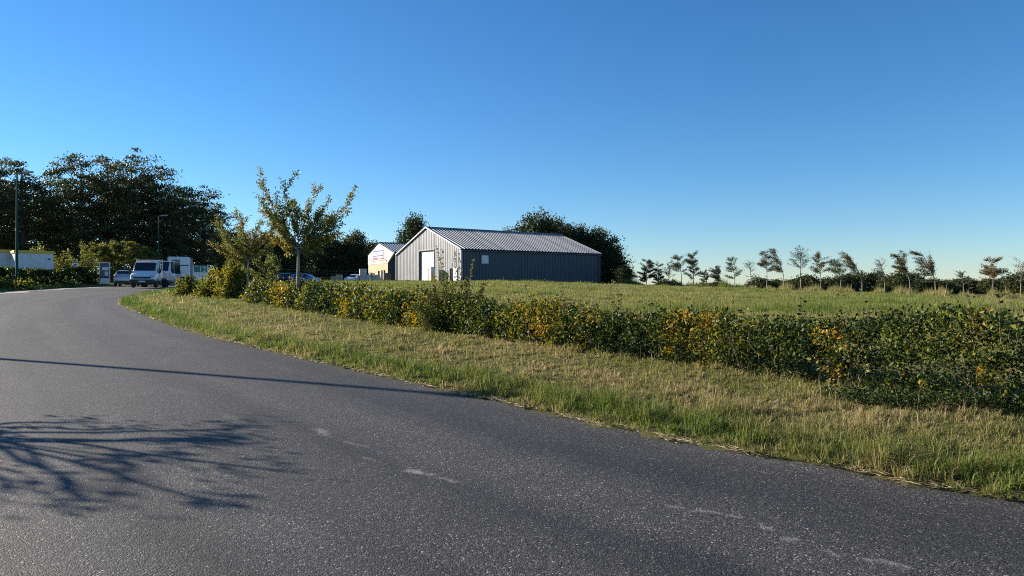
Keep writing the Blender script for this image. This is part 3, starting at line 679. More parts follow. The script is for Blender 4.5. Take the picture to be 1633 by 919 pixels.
# yard: pallets of stone, posts and wire fence
M['stone'] = paint('sandstone_block', (0.40, 0.34, 0.26), 0.9, var=0.25, scale=2, bump=0.5); M['wood'] = paint('weathered_wood', (0.22, 0.17, 0.12), 0.85, var=0.25)
M['stone_pale'] = paint('pale_stone_block', (0.58, 0.55, 0.50), 0.9, var=0.15, scale=2, bump=0.5)
def pallet(px, D, cols, rows, layers, mat, label, rz=0.3):
    p = at(px, D); t = empty('stone_pallet', p, rz); tag(t, label, 'pallet', 'stone pallets in the yard')
    b = B()
    for k in range(5): b.box((0, -0.45 + k * 0.225, 0.14), (1.2, 0.12, 0.025))
    for s in (-0.5, 0, 0.5): b.box((s, 0, 0.06), (0.1, 1.0, 0.125))
    b.build('wooden_pallet', M['wood'], t)
    r_ = random.Random(px); bme = B(); bme.box((0, 0, 0), (1.1 / cols, 0.95 / rows, 0.3), 0.03); proto = bme.build('stone', M[mat], t)
    first = True
    for z in range(layers):
        for i in range(cols):
            for j in range(rows):
                if z == layers - 1 and r_.random() < 0.3: continue
                o = proto if first else proto.copy()
                if not first: C.objects.link(o); o.parent = t
                first = False
                o.location = (-0.55 + (i + 0.5) * 1.1 / cols + r_.uniform(-.02, .02), -0.475 + (j + 0.5) * 0.95 / rows + r_.uniform(-.02, .02), 0.31 + z * 0.305); o.rotation_euler = (0, 0, r_.uniform(-.06, .06))
pallet(533, 110, 2, 2, 3, 'stone', 'pallet of brown stone blocks beside the wire fence')
pallet(541, 111, 2, 2, 4, 'stone', 'taller pallet of brown stone blocks between fence and white car')
pallet(579, 112, 1, 1, 6, 'stone_pale', 'narrow tall stack of pale stone blocks in front of the workshop')
pallet(590, 112, 3, 2, 3, 'stone_pale', 'broad pallet of pale stone blocks under the workshop banner')
pallet(600, 112, 3, 2, 3, 'stone_pale', 'second pallet of pale stone blocks, beside the white post')
pallet(617, 113, 2, 2, 4, 'wood', 'dark stacked pallet load between the white post and the barn')
p = at(609, 112); t = empty('white_post', p); tag(t, 'white square post between the stone pallets', 'post')
b = B(); b.box((0, 0, 0.8), (0.28, 0.28, 1.7), 0.03); b.build('shaft', M['white'], t); b = B(); b.box((0, 0, 1.68), (0.36, 0.36, 0.08), 0.02); b.build('cap', M['white'], t)
t = empty('wire_fence', at(500, 116)); tag(t, 'dark wire fence with thin posts running behind the parked cars to the workshop', 'fence')
org = t.location.copy(); fp = [at(px, 116 + (px - 430) * 0.02) for px in np.linspace(430, 582, 11)]
for q in fp:
    b = B(); b.tube([q - org - Vector((0, 0, .2)), q - org + Vector((0, 0, 2.2))], 0.04, 6); b.build('post', M['green_post'], t)
for z in (0.4, 1.0, 1.6, 2.1):
    b = B(); b.tube([q - org + Vector((0, -0.04, z)) for q in fp], 0.012, 4); b.build('wire', M['lamp_grey'], t)

# ------------------------------------------------------------------ plants: builders
def leaf_arrays(P, A, L, W, fold=0.25, r=rng):
    """P base points, A unit axes, L lengths, W widths -> folded two-triangle leaves"""
    N = len(P); S = norm(np.cross(A, r.normal(size=(N, 3)))); Nn = np.cross(S, A)
    L = np.broadcast_to(L, (N,))[:, None]; W = np.broadcast_to(W, (N,))[:, None]
    mid = P + A * L * 0.45; up = Nn * W * fold
    V = np.stack([P, mid + S * W / 2 + up, P + A * L, mid - S * W / 2 + up], 1).reshape(-1, 3)
    b = np.arange(N)[:, None] * 4
    T = np.concatenate([b + [0, 1, 2], b + [0, 2, 3]], 1).reshape(-1, 3)
    return V, T
def leaf_mesh(name, P, A, L, W, tint, fold=0.25, r=rng):
    V, T = leaf_arrays(P, A, L, W, fold, r)
    return tri_mesh(name, V, T, np.repeat(np.clip(tint, 0, 1), 2))
def tubes_mesh(name, lines, n=5):
    """lines: list of (points, radii) -> one mesh of tapering tubes"""
    Vs, Ts, k = [], [], 0
    for pts, rad in lines:
        pts = np.asarray(pts, float); rad = np.asarray(rad, float); m = len(pts)
        d = norm(np.gradient(pts, axis=0)); ref = np.where(np.abs(d[:, 2:3]) > 0.9, np.array([[1., 0, 0]]), np.array([[0, 0, 1.]]))
        u = norm(np.cross(d, ref)); w = np.cross(d, u); a = np.linspace(0, 2 * np.pi, n, endpoint=False)
        ring = pts[:, None] + rad[:, None, None] * (u[:, None] * np.cos(a)[None, :, None] + w[:, None] * np.sin(a)[None, :, None])
        Vs.append(ring.reshape(-1, 3))
        i, j = np.meshgrid(np.arange(m - 1), np.arange(n), indexing='ij'); q = (k + i * n + j).ravel(); q2 = (k + i * n + (j + 1) % n).ravel()
        Ts.append(np.stack([q, q2, q2 + n], 1)); Ts.append(np.stack([q, q2 + n, q + n], 1)); k += m * n
    return tri_mesh(name, np.concatenate(Vs), np.concatenate(Ts), smooth=True)
def curve(a, b, sag=0.0, wob=0.0, n=6, r=rng):
    t = np.linspace(0, 1, n)[:, None]; p = a + (b - a) * t
    p[:, 2] += sag * np.sin(np.pi * t[:, 0]); L = np.linalg.norm(b - a)
    p[1:-1] += r.normal(size=(n - 2, 3)) * wob * L
    return p

def big_tree_meshes(seed, H, Rc, zb, clumps, per, leaf, clump_r, flat=0.4, tint0=0.3, trunk_r=0.35, lobes=0.3, top_pow=1.0, mat_bark='bark'):
    """tall tree: trunk with limbs, crown of leaf clumps with gaps; returns (trunk mesh, crown mesh), base at the origin"""
    r = np.random.default_rng(seed)
    u = norm(r.normal(size=(clumps, 3))); rad = r.uniform(0.25, 1, clumps) ** 0.55
    ph = r.uniform(0, 6.28, 6); az = np.arctan2(u[:, 1], u[:, 0])
    lob = 1 + lobes * (np.sin(az * 3 + ph[0] + u[:, 2] * 3) + np.sin(az * 5 + ph[1] - 4 * u[:, 2]) + np.sin(u[:, 2] * 9 + ph[2] + az)) / 2.2
    cz = (H + zb) / 2; hz = (H - zb) / 2
    cc = np.stack([u[:, 0] * rad * lob * Rc, u[:, 1] * rad * lob * Rc, cz + u[:, 2] * rad * hz * (0.92 + 0.12 * lob)], 1)
    k = (cc[:, 2] - zb) / (H - zb); taper = np.where(k > 0.5, 1 - 0.25 * np.clip(k - 0.5, 0, 1) * top_pow, 1)
    cc[:, :2] *= taper[:, None]
    cs = clump_r * r.uniform(0.6, 1.25, clumps)
    N = clumps * per; ci = np.repeat(np.arange(clumps), per)
    off = r.normal(size=(N, 3)) * np.array([1, 1, flat]) * 0.55 * cs[ci][:, None]
    out = norm(cc - np.array([0, 0, cz - hz * 0.4])); off[:, 2] -= 0.15 * np.hypot(off[:, 0], off[:, 1])
    P = cc[ci] + off
    A = norm(out[ci] * 0.6 + r.normal(size=(N, 3)) * 0.8 + np.array([0, 0, -0.15]))
    tint = tint0 + 0.16 * r.normal(size=clumps)[ci] + 0.13 * r.normal(size=N)
    crown = leaf_mesh('crown', P, A, leaf * r.uniform(0.6, 1.3, N), leaf * 0.62 * r.uniform(0.7, 1.2, N), tint, r=r)
    lines = []
    bend = r.normal(size=2) * 0.02 * H
    tz = np.linspace(0, 0.9 * H, 10); tx = bend[0] * np.sin(tz / H * 2.2); ty = bend[1] * np.sin(tz / H * 2.6)
    tp = np.stack([tx, ty, tz], 1); tr = trunk_r * (1 - 0.88 * (tz / (0.9 * H)) ** 0.9); tr[0] *= 1.35
    tp[0, 2] = -0.4
    lines.append((tp, tr))
    pick = r.choice(clumps, min(clumps, 60), replace=False)
    for c in pick:
        e = cc[c]; hd_ = np.hypot(e[0], e[1]); z0 = np.clip(e[2] - hd_ * r.uniform(0.45, 1.0), zb * 0.75, 0.85 * H)
        s_ = np.array([np.interp(z0, tz, tx), np.interp(z0, tz, ty), z0]); r0 = trunk_r * 0.42 * (1 - z0 / H) + 0.02
        lines.append((curve(s_, e, 0.06 * hd_, 0.03, 6, r), np.linspace(r0, 0.02, 6)))
    return tubes_mesh('trunk', lines, 6), crown

def place_tree(name, meshes, p, rz, sc, label, group, bark='bark', leafm='beech', cat='tree'):
    t = empty(name, p, rz); t.scale = sc; tag(t, label, cat, group)
    link('trunk', meshes[0], M[bark], t); link('crown', meshes[1], M[leafm], t)
    return t

# tall beeches of the wood behind the road
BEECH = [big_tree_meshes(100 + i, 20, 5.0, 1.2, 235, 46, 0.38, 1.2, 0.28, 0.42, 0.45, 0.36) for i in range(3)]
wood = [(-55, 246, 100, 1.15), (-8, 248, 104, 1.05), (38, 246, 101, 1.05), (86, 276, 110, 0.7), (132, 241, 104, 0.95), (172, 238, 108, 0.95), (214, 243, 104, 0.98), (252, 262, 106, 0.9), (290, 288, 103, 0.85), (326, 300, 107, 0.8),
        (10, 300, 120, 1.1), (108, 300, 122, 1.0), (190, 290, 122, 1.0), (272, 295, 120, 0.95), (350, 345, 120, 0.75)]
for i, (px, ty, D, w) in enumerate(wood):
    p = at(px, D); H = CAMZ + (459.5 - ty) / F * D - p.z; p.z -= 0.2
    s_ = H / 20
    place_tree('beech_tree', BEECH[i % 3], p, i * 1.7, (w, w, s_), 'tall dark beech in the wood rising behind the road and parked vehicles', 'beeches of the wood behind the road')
# lower dark trees between the wood and the workshop, and trees behind the buildings
BROAD = [big_tree_meshes(140 + i, 11, 4.2, 0.5, 300, 40, 0.42, 1.2, 0.6, 0.35, 0.28, 0.3) for i in range(3)]
mid = [(372, 366, 128, 0.9), (402, 380, 138, 1.0), (432, 372, 142, 0.95), (462, 383, 146, 1.0), (492, 384, 166, 1.1), (520, 373, 170, 1.05), (547, 376, 174, 1.0), (568, 369, 172, 0.9), (592, 384, 178, 1.0), (616, 388, 182, 1.0)]
for i, (px, ty, D, w) in enumerate(mid):
    p = at(px, D); H = CAMZ + (459.5 - ty) / F * D - p.z; p.z -= 0.2
    place_tree('broadleaf_tree', BROAD[i % 3], p, i * 2.1, (w, w, H / 11), 'dark leafy tree in the belt behind the wire fence and parked cars', 'tree belt behind the wire fence', leafm='oak')
solo = [(662, 344, 172, 1.05, 'broad green oak rising between workshop roof and barn ridge'), (811, 364, 175, 0.62, 'small round treetop showing just above the barn roof'),
        (858, 335, 138, 1.05, 'tallest olive-green tree behind the barn roof'), (890, 350, 144, 0.95, 'dark tree against the tallest tree behind the barn'), (918, 357, 140, 1.0, 'dark rounded tree behind the middle of the barn roof'),
        (948, 362, 137, 1.05, 'dark rounded tree behind the far end of the barn roof'), (972, 388, 134, 0.85, 'low spreading dark tree past the far corner of the barn'), (996, 421, 128, 0.42, 'small green bushy tree at the edge of the clump beside the barn')]
for i, (px, ty, D, w, lb) in enumerate(solo):
    p = at(px, D); H = CAMZ + (459.5 - ty) / F * D - p.z; p.z -= 0.2
    place_tree('oak_tree', BROAD[(i + 1) % 3], p, 0.8 + i * 1.3, (w, w, H / 11), lb, None, leafm='oak')
# distant wood across the field
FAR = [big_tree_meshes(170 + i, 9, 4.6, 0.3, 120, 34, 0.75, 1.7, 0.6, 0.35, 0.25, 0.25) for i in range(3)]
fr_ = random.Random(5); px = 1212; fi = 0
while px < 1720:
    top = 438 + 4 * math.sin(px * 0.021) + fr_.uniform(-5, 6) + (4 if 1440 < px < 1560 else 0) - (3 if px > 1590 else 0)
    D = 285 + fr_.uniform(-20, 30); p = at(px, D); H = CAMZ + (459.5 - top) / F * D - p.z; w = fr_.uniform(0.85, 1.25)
    place_tree('distant_tree', FAR[fi % 3], (p.x, p.y, p.z - 0.3), fi * 1.1, (w, w, H / 9), 'dark rounded tree in the distant wood across the field', 'distant wood across the field', leafm='beech')  # lighter leaf colour chosen to imitate distance haze
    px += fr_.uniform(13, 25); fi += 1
for px, top, D in [(1162, 453, 500), (1178, 454, 500), (1075, 446, 300), (1060, 444, 300), (1140, 448, 320), (1120, 449, 330)]:
    p = at(px, D); H = CAMZ + (459.5 - top) / F * D - p.z
    place_tree('distant_bush', FAR[fi % 3], (p.x, p.y, p.z - 0.3), fi, (0.7, 0.7, max(H, 1.5) / 9), 'low dark far-off bush on the skyline between the young trees', 'far bushes on the skyline', leafm='oak', cat='bush'); fi += 1

# young wind-swept trees along the far field edge
def young_tree(px, top, D, width, lean, dens, tint, label, seed, base=0.32, name='young_tree', leafm='young', leaf=0.12):
    r = np.random.default_rng(seed); p = at(px, D); H = CAMZ + (459.5 - top) / F * D - p.z; W = width / F * D
    t = empty(name, (p.x, p.y, p.z)); tag(t, label, 'tree', 'young trees along the far field edge')
    tz = np.linspace(0, 0.9 * H, 9); k = tz / H; tx = lean * W * 1.25 * np.clip(k - 0.25, 0, 1) ** 1.5; tp = np.stack([tx, r.normal(size=9) * 0.02 * H * k, tz], 1); tp[0, 2] = -0.3
    lines = [(tp, 0.055 * (1 - 0.85 * k) * (H / 5) + 0.008)]; Ps, As, ti = [], [], []
    for i in range(30):
        z0 = r.uniform(base, 0.9) * H; kk = z0 / H; a = r.uniform(0, 6.28); le = W * 0.5 * r.uniform(0.5, 1.1) * (1.15 - 0.55 * (kk - base) / (1 - base))
        dv = np.array([math.cos(a) + lean * 1.5, math.sin(a) * 0.8, r.uniform(0.15, 0.7)]); dv = dv / np.linalg.norm(dv)
        s_ = np.array([np.interp(z0, tz, tx), 0, z0]); e = s_ + dv * le
        if e[2] > H: e[2] = H
        c = curve(s_, e, -0.05 * le, 0.04, 5, r); lines.append((c, np.linspace(0.026, 0.009, 5)))
        for _ in range(2):
            j = int(r.integers(1, 4)); c2 = curve(c[j], c[j] + (dv + r.normal(size=3) * 0.45 + np.array([lean * 0.3, 0, 0.25])) * le * 0.45, 0, 0.04, 4, r); lines.append((c2, np.linspace(0.014, 0.007, 4)))
        if r.random() < 0.35: continue_leaf = 0.45
        else: continue_leaf = 1.25
        m = int(dens * le * continue_leaf); tt = r.uniform(0.25, 1.05, m)
        q = s_ + (e - s_) * tt[:, None] + r.normal(size=(m, 3)) * np.array([0.16, 0.16, 0.10]) * (1.1 - 0.4 * tt[:, None]) * (H / 5)
        Ps.append(q); As.append(norm(dv * 0.7 + r.normal(size=(m, 3)) * 0.6)); ti.append(tint + 0.15 * r.normal() + 0.12 * r.normal(size=m))
    link('trunk', tubes_mesh('trunk', lines, 5), M['bark_pale'] if leafm == 'young' else M['twig'], t)
    P = np.concatenate(Ps); A = np.concatenate(As)
    link('crown', leaf_mesh('crown', P, A, leaf * r.uniform(0.7, 1.3, len(P)), leaf * 0.6, np.concatenate(ti), r=r), M[leafm], t)
ORD = ['first', 'second', 'third', 'fourth', 'fifth', 'sixth', 'seventh', 'eighth', 'ninth', 'tenth', 'eleventh', 'twelfth', 'thirteenth', 'fourteenth', 'fifteenth', 'sixteenth', 'seventeenth', 'eighteenth', 'nineteenth', 'twentieth', 'twenty-first']
yt = [(1031, 412, 34, 0, 110, .25, .12), (1050, 417, 22, 0, 80, .25, .1), (1067, 415, 24, 0, 16, .5, .3), (1087, 405, 26, -.35, 50, .4, .45), (1106, 401, 32, -.1, 95, .4, .2), (1128, 431, 22, -.5, 35, .45, .3),
      (1151, 425, 30, -.5, 62, .3, .25), (1172, 410, 30, -.35, 36, .4, .3), (1198, 414, 22, -.2, 4, .6, .4), (1223, 397, 26, -.2, 65, .4, .42), (1250, 392, 30, -.75, 50, .5, .4), (1277, 388, 36, 0, 22, .4, .45), (1309, 402, 34, -.2, 50, .5, .45),
      (1341, 413, 36, -.35, 40, .55, .5), (1375, 398, 36, -1.05, 36, .65, .45), (1411, 409, 30, -.5, 4, .6, .45), (1451, 401, 40, -.6, 72, .6, .42), (1492, 397, 46, -.75, 60, .6, .42), (1537, 430, 22, -.2, 9, .6, .4), (1584, 408, 40, -.15, 75, .85, .35), (1628, 408, 34, .2, 6, .6, .4)]
for i, (px, top, w, lean, dens, tint, bs) in enumerate(yt):
    D = 107 - (px - 1031) / 600 * 28
    look = 'bushy' if dens > 75 else ('nearly bare' if dens < 12 else ('thinly leaved' if dens < 40 else ('wind-swept' if lean < -.4 else 'leafy')))
    young_tree(px, top, D, w, lean, dens * 1.6, tint, '%s young tree, %s from the barn in the field-edge row' % (look, ORD[i]), 300 + i, bs)
# round-crowned roadside trees behind the silver car
av = [(158, 388, 78), (180, 384, 80), (199, 383, 83), (214, 388, 86), (228, 393, 89)]
for i, (px, top, D) in enumerate(av):
    young_tree(px, top, D, 46, 0, 170, 0.42, 'low spreading roadside tree with yellowing leaves, %s from the information panel' % ORD[i], 340 + i, 0.42, 'roadside_tree', 'cherry', 0.16)

# ------------------------------------------------------------------ young cherry trees in the verge, limb by limb
def cherry(px, D, base_y, fork_y, limbs, seed, label, dens=95, leaf=0.1, tint=0.5, tr=0.06, zoff=0.0):
    r = np.random.default_rng(seed); p = at(px, D); s_ = D / F
    t = empty('cherry_tree', (p.x, p.y, p.z)); tag(t, label, 'tree', 'young trees in the verge hedge')
    def w(x, y, dy=0): return np.array([(x - px) * s_, dy, CAMZ + (459.5 - y) * s_ - p.z])
    fk = w(px + 1, fork_y); lines = []
    tz = np.linspace(-0.25, fk[2], 6); lines.append((np.stack([np.linspace(0, fk[0], 6), np.zeros(6), tz], 1), np.linspace(tr * 1.15, tr * 0.8, 6)))
    Ps, As, ti = [], [], []
    def leaves_on(c, dens_, tn):
        L = np.linalg.norm(np.diff(c, axis=0), axis=1).sum(); m = int(dens_ * L); tt = r.uniform(0.12, 1.02, m) * (len(c) - 1); i = np.minimum(tt.astype(int), len(c) - 2); f_ = (tt - i)[:, None]
        q = c[i] * (1 - f_) + c[i + 1] * f_ + r.normal(size=(m, 3)) * 0.06
        d = norm(c[-1] - c[0]); Ps.append(q); As.append(norm(d * 0.35 + r.normal(size=(m, 3)) * 0.55 + np.array([0, 0, -0.55]))); ti.append(tn + 0.17 * r.normal(size=m))
    for (x, y, y0) in limbs:
        dy = r.uniform(-1, 1) * 0.035 * D; s0 = w(px + 1, y0) * np.array([1, 0, 1]); e = w(x, y, dy)
        c = curve(s0, e, -0.04 * np.linalg.norm(e - s0), 0.025, 7, r); lines.append((c, np.linspace(tr * 0.45, 0.006, 7)))
        tn = tint + 0.13 * r.normal(); leaves_on(c, dens, tn)
        for k in range(5):
            j = r.integers(1, 6); L = np.linalg.norm(e - s0) * r.uniform(0.15, 0.42)
            d = norm(norm(e - s0) + r.normal(size=3) * 0.55 + np.array([0, 0, 0.15])); c2 = curve(c[j], c[j] + d * L, 0, 0.03, 4, r)
            lines.append((c2, np.linspace(0.012, 0.004, 4))); leaves_on(c2, dens * 0.85, tn + 0.08 * r.normal())
    link('trunk', tubes_mesh('trunk', lines, 7), M['bark_pale'], t)
    P = np.concatenate(Ps); A = np.concatenate(As)
    link('crown', leaf_mesh('crown', P, A, leaf * r.uniform(0.6, 1.25, len(P)), leaf * 0.5, np.concatenate(ti), 0.3, r), M['cherry'], t)
    return t
cherry(475, 25.4, 470, 398, [(403, 285, 395), (410, 312, 398), (447, 288, 385), (490, 291, 380), (516, 312, 385), (559, 308, 392), (560, 334, 396), (548, 358, 400), (430, 338, 400), (440, 360, 405), (462, 318, 380), (478, 325, 370), (503, 335, 385), (525, 345, 395), (455, 385, 405), (505, 378, 404), (535, 372, 402), (420, 330, 402), (418, 372, 404)], 41,
       'slender young tree with spreading upswept branches, trunk rising from the verge hedge', 120, tint=0.48)
cherry(395, 33.2, 465, 412, [(326, 386, 415), (345, 355, 410), (369, 334, 400), (384, 338, 395), (402, 350, 395), (430, 352, 405), (442, 372, 412), (360, 372, 410), (350, 398, 415), (430, 395, 415), (415, 372, 408), (378, 362, 402), (368, 392, 414), (412, 400, 416), (440, 345, 400)], 42,
       'smaller young tree with yellow-green leaves beside the corner bushes', 110, tint=0.52, tr=0.055, leaf=0.1)
cherry(427, 40, 460, 432, [(405, 415, 438), (418, 402, 432), (432, 398, 430), (447, 412, 436), (452, 428, 440), (410, 432, 442), (440, 425, 440)], 43, 'low young tree with dark trunk behind the two verge trees', 90, tint=0.4, tr=0.05, leaf=0.12)
# roadside tree outside the picture whose crown shades the near asphalt
TC = Vector((-2.9, 5.75)) + SUN_AZ * 9.6
tz_ = gz(TC.x, TC.y)
big = big_tree_meshes(190, 4.3, 1.35, 2.0, 20, 42, 0.09, 0.40, 0.12, 0.5, 0.06, 0.4)
t = place_tree('verge_tree', big, (TC.x, TC.y, tz_), 0.4, (1, 1, 1), 'small roadside tree on the outer verge that shades the near asphalt', None, 'bark_pale', 'cherry')

# ------------------------------------------------------------------ hedges and shrubs
def hedge_leaves(path, height, depth, per_m, leaf, seed, patches=(), tint0=0.3, hfun=None, clump=16, near_scale=True):
    """leaf clumps over the front, top and back of a hedge along the bottom line of its front face"""
    r = np.random.default_rng(seed); path = np.asarray(path, float)
    seg = np.linalg.norm(np.diff(path, axis=0), axis=1); cum = np.concatenate([[0], np.cumsum(seg)]); Lt = cum[-1]
    s_grid = np.linspace(0, Lt, 400); gx = np.interp(s_grid, cum, path[:, 0]); gy = np.interp(s_grid, cum, path[:, 1])
    dist = np.hypot(gx, gy); wgt = np.clip(9.0 / dist, 0.22, 1.7) if near_scale else np.ones_like(dist)
    nC = int(per_m * wgt.mean() * Lt / clump); cdf = np.cumsum(wgt); cdf /= cdf[-1]
    s = np.interp(r.uniform(0, 1, nC), cdf, s_grid)
    x0 = np.interp(s, cum, path[:, 0]); y0 = np.interp(s, cum, path[:, 1])
    k = np.clip(np.searchsorted(cum, s) - 1, 0, len(seg) - 1); d = norm((path[1:] - path[:-1])[k]); nrm = np.stack([d[:, 1], -d[:, 0]], 1)   # away from the road
    ld = np.hypot(x0, y0); g = np.clip(ld / 9.0, 0.8, 4.0) ** 0.75 if near_scale else np.ones(nC)
    ht = height * (1 + 0.15 * vnoise(s, s * 0, 2.1, seed + 1) + 0.12 * vnoise(s, s * 0, 0.6, seed + 2))
    if hfun is not None: ht = ht * hfun(x0, y0)
    u = r.uniform(0, 1, nC); q = r.uniform(0, 1, nC)
    front = u < 0.62; topm = (u >= 0.62) & (u < 0.84)
    dep = np.where(front, np.abs(r.normal(size=nC)) * 0.25 + 0.12 * vnoise(s, q * 1.6, 0.5, seed + 3), np.where(topm, r.uniform(0, depth, nC), depth - np.abs(r.normal(size=nC)) * 0.12))
    zz = np.where(front, q ** 1.05 * ht, np.where(topm, ht - np.abs(r.normal(size=nC)) * 0.07 + 0.03, q * ht))
    rnd = np.clip((zz / ht - 0.75) / 0.25, 0, 1) * 0.16; dep = dep + np.where(front, rnd, 0)
    x = x0 + nrm[:, 0] * dep; y = y0 + nrm[:, 1] * dep; z = ground_h(x, y) + zz + 0.03
    ci = np.repeat(np.arange(nC), clump); N = len(ci)
    outn = np.stack([-nrm[:, 0], -nrm[:, 1], np.zeros(nC)], 1); outn[topm] = np.array([0, 0, 1.0])
    P = np.stack([x, y, z], 1)[ci] + r.normal(size=(N, 3)) * (0.046 * g[ci])[:, None]
    A = norm(outn[ci] * 0.5 + r.normal(size=(N, 3)) * 0.7 + np.array([0, 0, 0.12]))
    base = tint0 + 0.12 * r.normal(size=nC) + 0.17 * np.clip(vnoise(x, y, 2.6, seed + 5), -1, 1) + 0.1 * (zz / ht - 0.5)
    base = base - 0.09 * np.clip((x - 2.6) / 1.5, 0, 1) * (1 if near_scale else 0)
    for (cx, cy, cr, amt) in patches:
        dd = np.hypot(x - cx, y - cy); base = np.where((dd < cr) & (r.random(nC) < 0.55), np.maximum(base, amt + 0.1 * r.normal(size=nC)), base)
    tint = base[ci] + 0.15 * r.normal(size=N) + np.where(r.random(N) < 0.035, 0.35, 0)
    L = leaf * g[ci] * r.uniform(0.65, 1.3, N)
    return P, A, L, L * 0.62, tint, (x, y, z, outn)

HP = np.array([(9.6, 0.2), (7.4, 3.2), (5.0, 6.75), (3.25, 9.35), (1.6, 11.5), (-0.2, 13.8), (-4.0, 19.2), (-8.0, 25.3), (-11.4, 30.4)])
def px_at(x, y): return 816.5 + x / y * F
patches = []
for (px, D, rr_, amt) in [(1095, 10.6, 0.36, 0.76), (1130, 10.3, 0.22, 0.7), (1320, 8.7, 0.16, 0.8), (1345, 8.5, 0.14, 0.78), (675, 16.2, 0.6, 0.76), (640, 17.0, 0.4, 0.7), (1555, 7.3, 0.13, 0.72), (880, 12.9, 0.35, 0.75), (945, 12.2, 0.3, 0.72), (430, 26, 1.0, 0.68), (540, 20.5, 0.6, 0.66)]:
    patches.append(((px - 816.5) / F * D, D, rr_, amt))
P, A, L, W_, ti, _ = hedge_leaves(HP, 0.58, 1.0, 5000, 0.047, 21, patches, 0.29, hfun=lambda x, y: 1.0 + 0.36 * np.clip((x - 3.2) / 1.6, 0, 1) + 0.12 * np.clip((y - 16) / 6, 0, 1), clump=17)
t = empty('verge_hedge', (HP[3][0], HP[3][1], gz(*HP[3]))); tag(t, 'long low hornbeam hedge with orange autumn patches between verge and field', 'hedge')
HO = np.array(t.location)
# shoots standing proud of the hedge top
r2 = np.random.default_rng(77); lines = []; SP_, SA_, SL_, ST_ = [], [], [], []
seg = np.linalg.norm(np.diff(HP, axis=0), axis=1); cum = np.concatenate([[0], np.cumsum(seg)])
def shoot(x, y, zb, zt, leaf, m, tn, lean=0.08):
    a = np.array([x, y, zb]); e = np.array([x + r2.normal() * lean, y + r2.normal() * lean, zt]); c = curve(a, e, 0, 0.03, 5, r2); lines.append((c, np.linspace(0.006, 0.002, 5)))
    tt = np.sort(r2.uniform(0.1, 1.0, m)); q = a + (e - a) * tt[:, None]
    an = np.arange(m) * 2.4 + r2.uniform(0, 6); ax = norm(np.stack([np.cos(an), np.sin(an), r2.uniform(0.0, 0.7, m)], 1))
    SP_.append(q); SA_.append(ax); SL_.append(leaf * r2.uniform(0.7, 1.2, m)); ST_.append(tn + 0.12 * r2.normal(size=m))
for i in range(270):
    s_ = r2.uniform(2.5, cum[-1]); x = np.interp(s_, cum, HP[:, 0]) + r2.uniform(0.1, 0.9) * 0.83; y = np.interp(s_, cum, HP[:, 1]) + r2.uniform(0.1, 0.9) * 0.55
    g_ = gz(x, y); shoot(x, y, g_ + 0.4, g_ + 0.66 + 0.2 * (x > 4) + r2.uniform(0.02, 0.36) * (1.6 if i % 5 == 0 else 1), 0.055, int(r2.integers(5, 14)), 0.38 + 0.18 * r2.normal())
x, y = (1597 - 816.5) / F * 6.6, 6.6; shoot(x, y, gz(x, y) + 0.7, CAMZ + (459.5 - 470) / F * 6.6, 0.07, 18, 0.12, 0.03)
for px, D, yy in [(1385, 8.9, 490), (1470, 8.2, 505), (1275, 9.9, 488), (985, 12.8, 482), (843, 14.6, 470), (1620, 6.8, 520), (1608, 7.0, 512), (1540, 7.4, 515), (1090, 11.4, 495)]:
    x, y = (px - 816.5) / F * D, D; shoot(x, y, gz(x, y) + 0.6, CAMZ + (459.5 - yy) / F * D, 0.07, 14, 0.25)
# bare twigs and stems in the hedge face
for i in range(330):
    s_ = r2.uniform(1.0, cum[-1]); x = np.interp(s_, cum, HP[:, 0]); y = np.interp(s_, cum, HP[:, 1]); dp = abs(r2.normal()) * 0.2 + 0.02
    a = np.array([x + 0.83 * dp + r2.normal() * 0.05, y + 0.55 * dp, 0]); a[2] = gz(a[0], a[1]) - 0.05
    e = a + np.array([r2.normal() * 0.22, r2.normal() * 0.22, r2.uniform(0.3, 0.7)]); lines.append((curve(a, e, 0, 0.06, 5, r2), np.linspace(0.009, 0.003, 5)))
lines = [(l_ - HO, rd_) for l_, rd_ in lines]
link('stems', tubes_mesh('stems', lines, 4), M['twig'], t)['kind'] = 'stuff'
P = np.concatenate([P] + SP_) - HO; A = np.concatenate([A] + SA_); L = np.concatenate([L] + SL_); ti = np.concatenate([ti] + ST_)
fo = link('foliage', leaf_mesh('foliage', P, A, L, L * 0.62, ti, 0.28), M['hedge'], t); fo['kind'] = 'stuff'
# the largest leaves, at the tall end, singly
lm = []
for k in range(6):
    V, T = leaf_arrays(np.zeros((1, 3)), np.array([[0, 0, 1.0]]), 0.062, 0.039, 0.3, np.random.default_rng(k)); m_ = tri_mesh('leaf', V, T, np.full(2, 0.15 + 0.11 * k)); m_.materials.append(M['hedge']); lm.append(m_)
r3 = random.Random(9)
for k in range(260):
    s_ = r3.uniform(3.0, 10.5); x = np.interp(s_, cum, HP[:, 0]); y = np.interp(s_, cum, HP[:, 1]); d_ = -r3.uniform(-0.02, 0.10)
    x += 0.83 * d_; y += 0.55 * d_; z = gz(x, y) + r3.uniform(0.12, 0.6 if x < 4.2 else 0.75)
    o = link('leaf', lm[r3.choice([0, 1, 1, 2, 2, 3, 4])], None, t, (x - HO[0], y - HO[1], z - HO[2]), (r3.uniform(0.4, 2.4), r3.uniform(-0.8, 0.8), r3.uniform(0, 6.28)))
    sc = r3.uniform(0.75, 1.25); o.scale = (sc, sc, sc)

